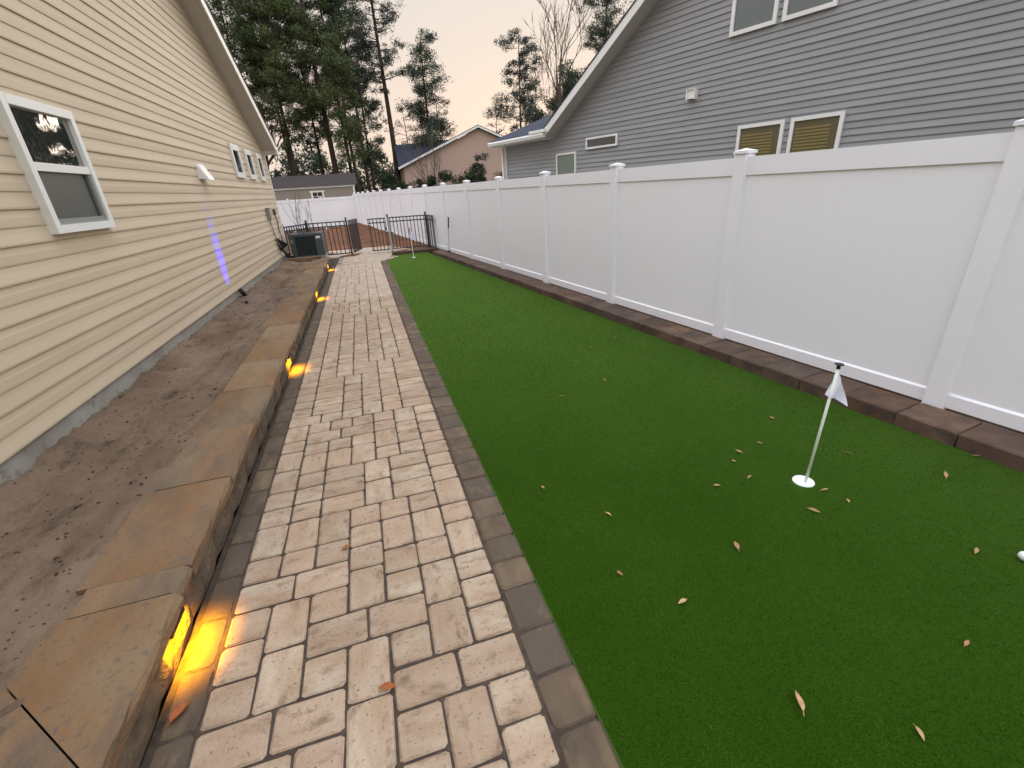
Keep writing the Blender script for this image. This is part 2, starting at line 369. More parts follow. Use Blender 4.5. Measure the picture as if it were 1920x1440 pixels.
# rows below the near block: mirror the strip so the search again starts at its edge
low_cells = {(x, -1-y) for x, y in cells if y < 0}
dn_ = [(x, -1-(y+b-1), a, b) for x, y, a, b in tile(low_cells, 0, 16, random.Random(4))]
allp = near + up_ + dn_
path = MB().box(-1.09, .48, -.9, 14.05, GZ-.12, GZ-.0065).build('path', m_sand, kind='structure')
path.location = PATH_LOC; path.rotation_euler = (0, 0, PATH_ROT)
Y0P = 1.162; X0P = -.928
G = .0042
variants = {}
for s_ in ((2, 2), (3, 2), (2, 3)):
    variants[s_] = [stone_mesh(s_[0]*U-2*G, s_[1]*U-2*G, .06, m_paver if s_[0] >= s_[1] else m_paver_v, c=.0115, ch=.0075, seed=i*7+s_[0], wob=.003) for i in range(4)]
allp = [p for p in allp if (p[1]+p[3])*U + Y0P < 14.1]
allp.sort(key=lambda p: math.hypot((p[0]-7)*U, p[1]*U+Y0P))
far = MB()
for i, (x, y, a, b) in enumerate(allp):
    cx, cy = X0P+(x+a/2)*U, Y0P+(y+b/2)*U
    z = GZ + random.uniform(-.0015, .0015)
    if i < 300:
        o = link('paver', variants[(a, b)][i % 4], path, world=False, loc=(cx, cy, z), rot=(random.uniform(-.006, .006), random.uniform(-.006, .006), random.uniform(-.006, .006)))
    else:
        hw, hl = a*U/2-G, b*U/2-G
        far.add([(cx-hw, cy-hl, z-.05), (cx+hw, cy-hl, z-.05), (cx+hw, cy+hl, z-.05), (cx-hw, cy+hl, z-.05),
                 (cx-hw, cy-hl, z-.004), (cx+hw, cy-hl, z-.004), (cx+hw, cy+hl, z-.004), (cx-hw, cy+hl, z-.004),
                 (cx-hw+.005, cy-hl+.005, z), (cx+hw-.005, cy-hl+.005, z), (cx+hw-.005, cy+hl-.005, z), (cx-hw+.005, cy+hl-.005, z)],
                [(0,1,5,4),(1,2,6,5),(2,3,7,6),(3,0,4,7),(4,5,9,8),(5,6,10,9),(6,7,11,10),(7,4,8,11),(8,9,10,11)])
m_paver_far = material('cream_paver_far', (.41, .33, .245), .85, .25, var=(.33, .25, .18), vscale=7, var2=(.45, .37, .285), v2scale=5, v2lo=.5, v2hi=.6, bump=.6, speck=(.2, .14, .1), sscale=26, slo=.60, shi=.72)
far.build('far_paver', m_paver_far, path, world=False, kind='stuff')
# border pavers both sides
bv = [stone_mesh(.13, .255, .06, m_border, c=.012, ch=.010, seed=90+i, wob=.006) for i in range(3)]
rv = [stone_mesh(.172, .172+.03*i, .06, m_border, c=.012, ch=.009, seed=70+i, wob=.005) for i in range(3)]
y = -.35; i = 0
while y < 14:
    link('border_paver', bv[i % 3], path, world=False, loc=(-1.0, y, GZ+random.uniform(-.003, .002)), rot=(0, random.uniform(-.02, .01), 0)); y += .262; i += 1
y = .1; i = 0
while y < 13.7:
    k_ = random.choice((0, 0, 1, 2)); l_ = .172+.03*k_
    link('edge_paver', rv[k_], path, world=False, loc=(.402, y+l_/2, GZ+random.uniform(-.003, .002)), rot=(0, random.uniform(-.012, .012), random.uniform(-.01, .01))); y += l_+.007
# angled run of edge pavers round the far corner of the green
for q in range(8):
    t_ = q/8; link('edge_paver', rv[0], path, world=False, loc=(.42+.4*t_, 13.75+1.45*t_, GZ), rot=(0, 0, -.27))
# patio beyond the path, up to and past the iron gates
pat = MB().box(-3.2, 1.2, 14.05, 18.2, GZ-.12, GZ-.008).build('patio', m_sand, kind='structure')
pm = MB(); yy = 14.07; row = 0
while yy < 18.1:
    xx = -1.16 + (row % 2)*.13 if yy < 15.7 else -3.15 + (row % 2)*.13
    xe = .60 if yy < 15.2 else 1.15
    while xx < xe:
        w_ = random.choice((.17, .26)); z = GZ+random.uniform(-.003, .003)
        if xx+w_ > xe+.1: break
        pm.box(xx+.004, xx+w_-.004, yy+.004, yy+.172, z-.05, z); xx += w_
    yy += .176; row += 1
pm.build('patio_paver', m_paver_far, pat, world=False, kind='stuff')

# ---- retaining wall along the bed: caps and blocks
wall = empty('retaining_wall', (PATH_LOC.x, 0, 0), PATH_ROT, label='low tan stone retaining wall with long caps between soil bed and paver path', cat='retaining wall')
wall.location = (PATH_LOC.x, 0, GZ)
CT = -1.525 - GZ      # cap top above the wall origin
def cap_mesh(l, w, h, seed, miter=0):
    """x: 0 front .. -w back; y 0..l; rough front face"""
    r = random.Random(seed); n = max(3, int(l/.09)); mb = MB(); v = []
    prof = [(-w, 0), (-w, h), (-.022, h), (-.006, h-.012), (0, h*.55), (-.004, .006), (-.03, 0)]
    for i in range(n+1):
        yy_ = l*i/n
        for j, (px, pz) in enumerate(prof):
            jx = r.uniform(-.006, .006) if j in (3, 4, 5) else 0; jz = r.uniform(-.003, .003) if j in (3, 4) else 0
            ym = yy_
            if miter: ym = -px*miter + (l+px*miter)*i/n
            v.append((px+jx, ym, pz+jz))
    k = len(prof)
    f = [(i*k+j, i*k+(j+1) % k, (i+1)*k+(j+1) % k, (i+1)*k+j) for i in range(n) for j in range(k)]
    f += [tuple(range(k))[::-1], tuple(range(n*k, n*k+k))]
    mb.add(v, [tuple(reversed(q)) for q in f]); return mb.mesh('cap_stone', m_cap)
CAPX, CAPW, CAPH = -1.052, .46, .078
joints = [1.10, 1.83, 1.995, 2.745, 3.48, 4.26, 5.03, 5.79, 6.55, 7.3, 8.05, 8.82, 9.6, 10.35, 11.1, 11.9, 12.65, 13.4, 14.1]
for i in range(len(joints)-1):
    a, b = joints[i], joints[i+1]
    link('cap_stone', cap_mesh(b-a-.004, CAPW if i == 0 else CAPW+random.uniform(-.075, .02), CAPH, i, miter=1.0 if i == 0 else 0), wall, world=False, loc=(CAPX+(0 if i == 0 else random.uniform(-.014, .010)), a, CT-CAPH+random.uniform(-.004, .004)))
# return wall towards the house at the near end: two caps, the first mitred into the long run
def ret_cap(xa, xb, miter):
    y0_, y1_ = 1.10, 1.10+CAPW; mb = MB(); zb_, zt_ = CT-CAPH, CT-.001
    xi = xb-CAPW if miter else xb
    p = [(xa, y0_), (xb-(.008 if miter else 0), y0_), (xi-(.008 if miter else 0), y1_), (xa, y1_)]
    mb.prism([(x_, y_, zb_) for x_, y_ in p], (0, 0, zt_-zb_)); return mb.build('cap_stone', m_cap, wall, world=False)
ret_cap(-1.85, CAPX, True); ret_cap(-2.44, -1.855, False)
bm_ = []
for i in range(3):
    r = random.Random(30+i); n = 5; v = []; k = 6; l, d, h = .40, .22, .18
    prof = [(-d, 0), (-d, h), (-.01, h), (0, h*.7), (.002, h*.3), (-.008, 0)]
    for a in range(n+1):
        for j, (px, pz) in enumerate(prof): v.append((px+(r.uniform(-.012, .01) if j in (3, 4) else 0) - (.012 if a in (0, n) and j > 1 else 0), (l-.006)*a/n, pz))
    mb = MB(); f = [(a*k+j, a*k+(j+1) % k, (a+1)*k+(j+1) % k, (a+1)*k+j) for a in range(n) for j in range(k)] + [tuple(range(k))[::-1], tuple(range(n*k, n*k+k))]
    mb.add(v, [tuple(reversed(q)) for q in f]); bm_.append(mb.mesh('wall_block', m_block))
y = 1.13; i = 0
while y < 14:
    link('wall_block', bm_[i % 3], wall, world=False, loc=(-1.082, y, .0)); y += .4; i += 1
for i in range(4):
    link('wall_block', bm_[i % 3], wall, world=False, loc=(-1.09-.4*i-.4, 1.13, 0), rot=(0, 0, R(-90)))
# cross kerb in front of the condenser
ck = MB().box(-2.44, -1.62, 13.62, 13.84, -1.80, -1.455)
ck.build('timber_kerb', m_cap, label='raised stone kerb across the bed in front of the air conditioner', cat='kerb')

# ---- putting green
def fence_pt(s, d):    # d: distance from camera axis plane, s: along the fence
    a = -.145; return Vector((math.cos(a)*d + math.sin(a)*s, -math.sin(a)*d + math.cos(a)*s, 0))
FD = 4.05
gl = [PW(.49, -.8), PW(.49, 13.75), PW(.89, 15.2)]
f1, f0 = fence_pt(14.75, FD-.335), fence_pt(-1.8, FD-.335)
poly = gl + [(f1.x, f1.y), (f0.x, f0.y)]
MB().prism([(x, y, GZ-.1) for x, y in poly][::-1], (0, 0, .1)).build('putting_green', m_turf, kind='structure')
def in_poly(P, poly):
    x, y = P[:, 0], P[:, 1]; ins = np.zeros(len(P), bool); n = len(poly)
    for i in range(n):
        x1, y1 = poly[i]; x2, y2 = poly[(i+1) % n]
        c = ((y1 > y) != (y2 > y)) & (x < (x2-x1)*(y-y1)/(y2-y1+1e-12)+x1); ins ^= c
    return ins
cnt = 420000
Yb = np.where(rng.random(cnt) < .06, rng.uniform(-.8, .2, cnt), .05 + (rng.random(cnt)**1.8)*15.1); Xb = .1 + rng.random(cnt)*4.1
P = np.stack([Xb, Yb], 1); k_ = in_poly(P, poly); hole = np.hypot(P[:, 0]-2.296, P[:, 1]-1.728) > .062; P = P[k_ & hole]; n_ = len(P)
th = rng.random(n_)*math.tau; hgt = rng.uniform(.006, .0135, n_)*np.clip(1.15-P[:, 1]*.06, .35, 1); wd = rng.uniform(.0008, .0014, n_)*(1+np.clip(P[:, 1], 0, 99)*.26); ln = rng.normal(0, .006, (n_, 2))
base = np.column_stack([P, np.full(n_, GZ-.001)]); dx = np.column_stack([np.cos(th)*wd, np.sin(th)*wd, np.zeros(n_)])
tip = base + np.column_stack([ln, hgt])
V = np.stack([base-dx, base+dx, tip], 1).reshape(-1, 3); F = np.arange(3*n_).reshape(-1, 3)
link('turf_blades', npmesh('turf_blades', V, F, m_blade), kind='stuff', label='short bright green artificial grass blades covering the putting green', cat='artificial grass')
# curb along the white fence and across the far end
curb = empty('curb', tuple(fence_pt(0, FD-.15)+Vector((0, 0, GZ))), .145, label='row of brown curb stones between putting green and white fence', cat='curb')
cms = [stone_mesh(.33, .36, .14, m_curb, c=.006, ch=.008, seed=200+i, wob=.004) for i in range(3)]
for i in range(43):
    link('curb_stone', cms[i % 3], curb, world=False, loc=(-.029+random.uniform(-.003, .002), -1.6+i*.367, .100+random.uniform(-.004, .004)), rot=(random.uniform(-.006, .006), random.uniform(-.01, .01), random.uniform(-.01, .01)))
_q = [fence_pt(-1.9, FD-.012), fence_pt(15.6, FD-.012), fence_pt(15.6, FD+.45), fence_pt(-1.9, FD+.45)]
MB().prism([(p.x, p.y, GZ-.1) for p in _q][::-1], (0, 0, .172)).build('fence_footing_soil', m_soil, kind='structure')
ec = empty('end_curb', (1.0, 15.25, GZ), 0, label='short stone curb closing the far end of the putting green', cat='curb')
for i in range(4):
    link('curb_stone', cms[i % 3], ec, world=False, loc=(-.36+.365*i, 0, .09), rot=(0, 0, R(90)))

# ================================================================ left house (tan siding)
HX = -2.43; ZB = -1.37; SP = .1185; YC = 14.55
def rakeL(z): return YC-.2 - (z-1.30)/.455 if z > 1.30-.09 else YC
def rakeL_lo(z): return 1.5 + (z-1.30)/.455 if z > 1.3 else -5.6
hl = empty('tan_house', (HX, 5, ZB-.3), label='tan vinyl sided house with gable rake, beside the soil bed on the left', cat='house')
wpoly = [(HX, -5.6, ZB-.0), (HX, YC, ZB-.0), (HX, YC, 1.25), (HX, 7.9, 4.21), (HX, 1.5, 1.25), (HX, -5.6, 1.25)]
MB().prism([(x-.02, y, z) for x, y, z in wpoly], (-7.9, 0, 0)).build('wall', m_tan, hl)
MB().box(HX-7.9, HX+.004, -5.6, YC-.01, -2.3, ZB-.001).build('foundation', m_concrete, hl)
nL = int((4.25-ZB)/SP)
for i in range(nL):
    z0 = ZB + i*SP; z1 = z0+SP+.004
    o1 = .024 if i % 2 == 0 else .018
    ye0, ye1 = min(YC-.005, rakeL(z0)), min(YC-.005, rakeL(z1)); yl0, yl1 = rakeL_lo(z0), rakeL_lo(z1)
    if ye1 <= yl1: break
    sec = [(0, z0+.002), (o1, z0+.0), (o1+.001, z0+.014), (.0175, z0+SP*.52), (.0155, z0+SP*.62), (.0115, z1-.003), (.002, z1)]
    mb = MB(); v = []
    for (o_, z) in sec:
        t_ = (z-z0)/(z1-z0); v.append((HX+o_, yl0+(yl1-yl0)*t_, z))
    for (o_, z) in sec:
        t_ = (z-z0)/(z1-z0); v.append((HX+o_, ye0+(ye1-ye0)*t_, z))
    k = len(sec); mb.add(v, [(j, j+k, j+k+1, j+1) for j in range(k-1)]).build('siding_plank', m_tan, hl)
MB().box(HX-.02, HX+.03, YC-.02, YC+.06, ZB-.02, 1.28).build('corner_board', m_trim, hl)
# rake overhang: soffit, fascia, roof
OV = .32; th_ = math.atan(.455)
def rk(y): return 1.30 + .455*(YC-.2-y)
for (ya, yb, sg) in ((YC+.12, 7.9, 1),):
    a = Vector((HX, ya, rk(ya))); b = Vector((HX, yb, rk(yb)))
    MB().prism([a, a+Vector((OV, 0, 0)), b+Vector((OV, 0, 0)), b], (0, 0, .02)).build('rake_soffit', m_soffit, hl)
    MB().prism([a+Vector((OV, 0, -.03)), b+Vector((OV, 0, -.03)), b+Vector((OV, 0, .17)), a+Vector((OV, 0, .17))], (.025, 0, 0)).build('rake_fascia', m_trim, hl)
    MB().prism([a+Vector((-8, 0, .172)), a+Vector((OV+.04, 0, .172)), b+Vector((OV+.04, 0, .172)), b+Vector((-8, 0, .172))], (0, 0, .03)).build('roof', m_roof, hl)
    a2 = Vector((HX, 1.1, rk(YC+.12))); 
    MB().prism([a2+Vector((-8, 0, .15)), a2+Vector((OV+.04, 0, .15)), b+Vector((OV+.04, 0, .15)), b+Vector((-8, 0, .15))], (0, 0, .03)).build('roof', m_roof, hl)
MB().prism([(HX+OV+.04, -5.8, 1.26), (HX+OV+.04, 1.2, 1.26), (HX-4, 1.2, 3.0), (HX-4, -5.8, 3.0)], (0, 0, .03)).build('low_roof', m_roof, hl)
# boxed eave return at the far corner
MB().box(HX-.3, HX+OV+.02, YC+.0, YC+.30, 1.13, 1.32).build('eave_box', m_trim, hl)
MB().box(HX-7, HX+OV+.0, YC+.30, YC+.40, 1.18, 1.30).build('gutter', m_trim, hl)
def winL(y0, y1, z0, z1, fw, dep, rail=None, top=None, bot=None, name='window', sill=False):
    x0, x1 = HX+.002, HX+dep
    fr = MB(); 
    fr.box(x0, x1, y0, y0+fw, z0, z1); fr.box(x0, x1, y1-fw, y1, z0, z1)
    fr.box(x0, x1+.0015, y0+fw-.001, y1-fw+.001, z1-fw*1.1, z1-.001); fr.box(x0, x1+.0015, y0+fw-.001, y1-fw+.001, z0+.001, z0+fw)
    f = fr.build(name, m_sash, hl)
    xi = HX+.042
    if rail:
        MB().box(x0, x1-.008, y0+fw, y1-fw, rail-.03, rail+.03).build('meeting_rail', m_sash, f)
        MB().box(HX+.028, xi, y0+fw, y1-fw, rail+.03, z1-fw).build('upper_pane', top, f)
        MB().box(HX+.026, xi-.008, y0+fw, y1-fw, z0+fw, rail-.03).build('lower_pane', bot, f)
        MB().box(xi-.007, x1-.018, y1-fw-.045, y1-fw, z0+fw, rail-.03).build('screen_frame', m_box, f)
        MB().box(xi-.007, x1-.018, y0+fw, y1-fw-.046, z0+fw, z0+fw+.045).build('screen_frame', m_box, f)
    else:
        MB().box(HX+.026, xi, y0+fw, y1-fw, z0+fw, z1-fw).build('pane', top, f)
    return f
winL(4.57, 5.47, -.14, .82, .062, .075, .345, m_glass_refl, m_glass_dark)
for y0, y1 in ((10.97, 11.60), (12.13, 12.72), (13.29, 13.83)):
    winL(y0, y1, .47, 1.08, .10, .058, None, m_glass_black)
# vent hood
vb = MB(); y0, y1 = 8.64, 8.92
vb.add([(HX+.01, y0, .59), (HX+.01, y1, .59), (HX+.05, y0+.02, .58), (HX+.05, y1-.02, .58), (HX+.01, y0-.02, .38), (HX+.01, y1+.02, .38), (HX+.15, y0-.01, .36), (HX+.15, y1+.01, .36)],
       [(0, 1, 3, 2), (2, 3, 7, 6), (0, 2, 6, 4), (1, 5, 7, 3), (0, 4, 5, 1)])
vb.build('vent_hood', m_trim, hl)
# electrical disconnect, conduit and line set at the far corner
eb = empty('disconnect_box', (HX+.04, 12.96, -.3), label='small grey electrical box with conduit on tan siding near the far corner', cat='electrical box')
MB().box(HX+.018, HX+.10, 12.86, 13.06, -.40, -.16).build('box_body', m_box, eb)
MB().box(HX+.018, HX+.115, 12.85, 13.07, -.158, -.145).build('box_lid', m_box, eb)
MB().tube([(HX+.05, 13.0, -.40), (HX+.05, 13.04, -.65), (HX+.06, 13.12, -.95), (HX+.1, 13.25, -1.1)], .014, 8).build('conduit', m_box, eb, smooth=True)
eb2 = empty('meter_box', (HX+.04, 13.85, -.3), label='narrow brown cable junction with drooping cable beside the corner board', cat='cable box')
MB().box(HX+.018, HX+.07, 13.78, 13.9, -.33, -.2).build('junction', m_bark_pale, eb2)
MB().tube([(HX+.04, 13.86, -.33), (HX+.05, 13.92, -.5), (HX+.04, 13.88, -.7), (HX+.05, 13.95, -.93), (HX+.06, 13.9, -1.15)], .012, 6).build('cable', m_bark_pale, eb2, smooth=True)
ls = empty('line_set', (HX+.06, 13.4, -1.1), label='black insulated hose bending from the tan wall to the air conditioner', cat='hose')
MB().prism([(HX+.02, 13.15, -.90), (HX+.02, 13.5, -1.22), (HX+.16, 13.72, -1.12)], (.03, 0, .05)).build('cover', m_black, ls)
MB().tube([(HX+.06, 13.25, -1.0), (HX+.09, 13.45, -1.2), (HX+.12, 13.7, -1.38), (HX+.2, 13.95, -1.44), (HX+.3, 14.2, -1.42)], .028, 8).build('hose', m_black, ls, smooth=True)

# ---- air conditioner
ac = empty('air_conditioner', (-1.80, 14.35, -1.49), label='dark grey louvred air conditioner unit standing behind the kerb by the tan house', cat='air conditioner')
x0, x1, y0, y1, z0, z1 = -2.22, -1.385, 14.02, 14.78, -1.47, -.885
MB().box(x0-.02, x1+.02, y0-.03, y1+.03, -1.52, -1.47).build('pad', m_concrete, ac)
MB().box(x0+.03, x1-.03, y0+.03, y1-.03, z0+.02, z1-.05).build('coil', m_ac_dark, ac)
MB().box(x0, x1, y0, y1, z1-.05, z1).box(x0+.01, x1-.01, y0+.01, y1-.01, z1+.0005, z1+.012).build('top_cover', m_ac, ac)
MB().box(x0, x1, y0, y1, z0, z0+.03).build('base_pan', m_ac, ac)
for (a, b) in ((x0, x0+.13), (x1-.20, x1)):
    MB().box(a, b, y0-.001, y0+.04, z0+.031, z1-.051).build('corner_panel', m_ac, ac)
MB().box(x1-.04, x1+.001, y0+.041, y1, z0+.031, z1-.051).build('side_panel', m_ac, ac)
for k in range(12):
    xx = x0+.15+k*.0395; MB().box(xx, xx+.008, y0+.004, y0+.02, z0+.031, z1-.051).build('louver', m_ac, ac)
MB().box(x1-.155, x1-.045, y0-.004, y0-.0015, z1-.125, z1-.065).build('nameplate', m_trim, ac)
MB().box(x0+.02, x0+.07, y0-.004, y0-.0015, z1-.2, z1-.12).build('nameplate', m_box, ac)
fm = MB()
for r_ in (.1, .2, .3): fm.tube([(-1.8+r_*math.cos(q*math.tau/20), 14.4+r_*math.sin(q*math.tau/20), z1+.02) for q in range(21)], .004, 5)
fm.build('fan_grille', m_iron, ac)

# ================================================================ right house (grey siding)
aR = -.345; nR = Vector((math.cos(aR), -math.sin(aR), 0)); tR = Vector((math.sin(aR), math.cos(aR), 0)); DR = 9.5; SR = .1027
def RP(d, s, z): return nR*d + tR*s + Vector((0, 0, z))
hr = empty('gray_house', tuple(RP(DR, 5, -1.8)), label='grey vinyl sided house with white rake board behind the white fence', cat='house')
S1 = 13.15; RS = .645; RZ0 = 1.20; RS0 = 10.73
def rakeR(z): return RS0 - (z-RZ0)/RS if z > RZ0 else S1
S_LOW = -6.; PK = 4.4; ZP = RZ0 + RS*(RS0-PK)
wp = [RP(DR+.02, S_LOW, -2.1), RP(DR+.02, S1, -2.1), RP(DR+.02, S1, 1.20), RP(DR+.02, RS0, 1.20), RP(DR+.02, PK, ZP), RP(DR+.02, PK-(ZP-RZ0)/RS, 1.2), RP(DR+.02, S_LOW, 1.2)]
MB().prism(wp[::-1], nR*8).build('wall', m_gray, hr)
z = -1.0; i = 0
while z < ZP-.1:
    z1 = z+SR+.003
    e0, e1 = min(S1-.005, rakeR(z)), min(S1-.005, rakeR(z1))
    RLO = 2*PK-RS0; l0 = RLO + (z-1.2)/RS if z > 1.2 else S_LOW; l1 = RLO + (z1-1.2)/RS if z1 > 1.2 else S_LOW
    if e1 <= l1: break
    o1 = .021 if i % 2 == 0 else .017
    sec = [(0, z), (o1, z+.002), (o1, z+.014), (.005, z1-.018), (.002, z1)]; v = []
    for (o_, zz) in sec: t_ = (zz-z)/(z1-z); v.append(RP(DR-o_, l0+(l1-l0)*t_, zz))
    for (o_, zz) in sec: t_ = (zz-z)/(z1-z); v.append(RP(DR-o_, e0+(e1-e0)*t_, zz))
    k = len(sec); MB().add(v, [(j+1, j+k+1, j+k, j) for j in range(k-1)]).build('siding_plank', m_gray, hr)
    z += SR; i += 1
def slabR(name, d0, d1, s0, s1_, z0, z1, mat, parent=hr):
    return MB().obox(RP(d0, s0, z0), nR*(d1-d0), tR*(s1_-s0), (0, 0, z1-z0)).build(name, mat, parent)
slabR('corner_board', DR-.03, DR+.05, S1-.06, S1+.04, -1.2, 1.16, m_trim)
slabR('downspout', DR-.13, DR-.06, S1+.0, S1+.07, -1.2, 1.12, m_trim)
OR = .40
def zr(s): return RZ0 + RS*(RS0-s)
a = (RS0+.05); b = PK
MB().prism([RP(DR, a, zr(a)), RP(DR-OR, a, zr(a)), RP(DR-OR, b, zr(b)), RP(DR, b, zr(b))], (0, 0, .02)).build('rake_soffit', m_soffit, hr)
MB().prism([RP(DR-OR, a, zr(a)-.02), RP(DR-OR, b, zr(b)-.02), RP(DR-OR, b, zr(b)+.17), RP(DR-OR, a, zr(a)+.17)], tuple(-nR*.025)).build('rake_fascia', m_trim, hr)
MB().prism([RP(DR-OR-.04, a, zr(a)+.172), RP(DR-OR-.04, b, zr(b)+.172), RP(DR+8, b, zr(b)+.172), RP(DR+8, a, zr(a)+.172)], (0, 0, .03)).build('roof', m_shingle, hr)
MB().prism([RP(DR-OR-.04, 2*PK-RS0-.3, 1.15), RP(DR-OR-.04, b, zr(b)+.15), RP(DR+8, b, zr(b)+.15), RP(DR+8, 2*PK-RS0-.3, 1.15)], (0, 0, .03)).build('roof', m_shingle, hr)
# low wing roof with hip, gutter and soffit
ez = 1.27
MB().prism([RP(DR-OR-.02, S1+.25, ez+.02), RP(DR-OR-.02, RS0-.1, ez+.02), RP(DR+2.4, RS0-.1, ez+.02+.45*2.8), RP(DR+2.4, S1+.25-2.8, ez+.02+.45*2.8)], (0, 0, .02)).build('wing_roof', m_shingle, hr)
MB().prism([RP(DR-OR-.02, S1+.25, ez+.0), RP(DR+2.4, S1+.25-2.8, ez+.0+.45*2.8), RP(DR+6, S1-2.6, ez+.45*2.8), RP(DR+6, S1+.25, ez)], (0, 0, .02)).build('wing_roof', m_shingle, hr)
gm = MB(); pf = [(0, 0), (0, .10), (-.012, .11), (-.10, .11), (-.115, .07), (-.09, .0)]
gm.prism([RP(DR-OR+u_, RS0-.05, ez-.1+w_) for u_, w_ in pf], tuple(tR*(S1+.30-RS0))).build('gutter', m_trim, hr)
slabR('eave_soffit', DR-OR, DR-.001, RS0+.06, S1+.2, ez-.12, ez-.10, m_trim)
slabR('gutter_return', DR-OR-.12, DR-OR+.1, RS0-.12, RS0+.55, ez+.02, ez+.09, m_trim)
def winR(s0, s1_, z0, z1, fw, pane, blind=False, dep=.06):
    f = MB()
    def bx(a_, b_, c_, d_, e_=0): f.obox(RP(DR-dep-e_, a_, c_), nR*(dep+e_-.002), tR*(b_-a_), (0, 0, d_-c_))
    bx(s0, s0+fw, z0, z1); bx(s1_-fw, s1_, z0, z1); bx(s0+fw-.001, s1_-fw+.001, z1-fw, z1-.001, .0015); bx(s0+fw-.001, s1_-fw+.001, z0+.001, z0+fw, .0015)
    fo = f.build('window', m_trim, hr)
    slabR('pane', DR-.034, DR-.026, s0+fw, s1_-fw, z0+fw, z1-fw, pane, fo)
    if blind:
        k_ = z1-fw-.14
        while k_ > z0+fw+.05:
            MB().obox(RP(DR-.042, s0+fw+.12, k_), nR*.007, tR*(s1_-s0-2*fw-.15), (0, 0, .03)).build('blind_slat', m_blind, fo); k_ -= .052
    return fo
m_win_olive = glass('olive_glass', (.11, .095, .05), 0, .25, .5)
winR(8.44, 9.50, .755, 1.02, .045, m_glass_black)
winR(9.88, 10.67, -.40, .745, .045, m_glass_green)
winR(4.53, 5.39, -.75, .805, .06, m_win_olive, True)
winR(3.59, 4.42, -.75, .81, .06, m_win_olive, True)
winR(4.95, 5.79, 2.29, 3.75, .065, m_glass_gray)
winR(4.02, 4.85, 2.29, 3.75, .065, m_glass_gray)
vb = MB(); vb.obox(RP(DR-.10, 6.38, 1.42), nR*.10, tR*.16, (0, 0, .16)); vb.obox(RP(DR-.13, 6.36, 1.40), nR*.13, tR*.02, (0, 0, .19)); vb.obox(RP(DR-.13, 6.54, 1.40), nR*.13, tR*.02, (0, 0, .19))
vb.obox(RP(DR-.13, 6.381, 1.581), nR*.13, tR*.158, (0, 0, .015)); vb.build('vent_hood', m_trim, hr)

# ================================================================ white vinyl fences
def vinyl_fence(name, origin, ang, nb, bay, zb, h, label, first=0, side=-1):
    """ang azimuth of run, posts every bay; side: yard side of the panel"""
    root = empty(name, (origin[0], origin[1], zb), 0, label=label, cat='fence')
    root.rotation_euler = (0, 0, -ang)
    pw = .127
    post = MB().box(-pw/2, pw/2, -pw/2, pw/2, -.2, h+.03).mesh('post', m_white)
    c = MB(); e_ = pw/2+.012; c.box(-e_, e_, -e_, e_, h+.031, h+.055)
    c.add([(-e_, -e_, h+.0555), (e_, -e_, h+.0555), (e_, e_, h+.0555), (-e_, e_, h+.0555), (0, 0, h+.078)], [(0, 1, 4), (1, 2, 4), (2, 3, 4), (3, 0, 4)])
    cap = c.mesh('post_cap', m_white)
    L_ = bay-pw
    top = MB().box(-.025, .025, 0, L_, h-.16, h).mesh('top_rail', m_white)
    bot = MB().box(-.025, .025, 0, L_, -.012, .085); bot.add([(-.0255, 0, .085), (.0255, 0, .085), (.0255, L_, .085), (-.0255, L_, .085), (-.012, 0, .10), (.012, 0, .10), (.012, L_, .10), (-.012, L_, .10)], [(0, 1, 5, 4), (1, 2, 6, 5), (2, 3, 7, 6), (3, 0, 4, 7), (4, 5, 6, 7)])
    bot = bot.mesh('bottom_rail', m_white)
    nbd = 12; pm_ = MB(); bwid = L_/nbd
    for k in range(nbd):
        pm_.box(-.011, .011, k*bwid+.0006, (k+1)*bwid-.0006, .09, h-.155)
    bd = MB().box(-.011, .011, .00015, bwid-.00015, .09, h-.155).mesh('board', m_white)
    for k in range(nb+1):
        y_ = (first+k)*bay
        p = link('post', post, root, world=False, loc=(0, y_, 0)); link('post_cap', cap, p, world=False)
        if k < nb:
            link('top_rail', top, root, world=False, loc=(0, y_+pw/2, 0)); link('bottom_rail', bot, root, world=False, loc=(0, y_+pw/2, 0))
            for q in range(nbd): 
                if k < 8: link('board', bd, root, world=False, loc=(0, y_+pw/2+q*bwid, 0))
            if k >= 8: link('board_panel', pm_.mesh('board_panel', m_white), root, world=False, loc=(0, y_+pw/2, 0))
    return root
BAY = 2.0115; S0F = -.55
# run of the side fence starts one bay behind the camera's right edge
o = fence_pt(S0F+BAY*0 - .0, FD+.0635)
zf = -1.675
fr_ = vinyl_fence('vinyl_fence', (o.x, o.y), -.145, 17, BAY, zf, 1.80, 'tall white vinyl privacy fence running along the right edge of the putting green')
cnr = fence_pt(S0F+BAY*17, FD+.0635)
fb = vinyl_fence('vinyl_fence', (cnr.x-.1, cnr.y+.05), math.radians(-90), 4, BAY, -1.80, 1.80, 'white vinyl privacy fence crossing the back of the dirt yard')

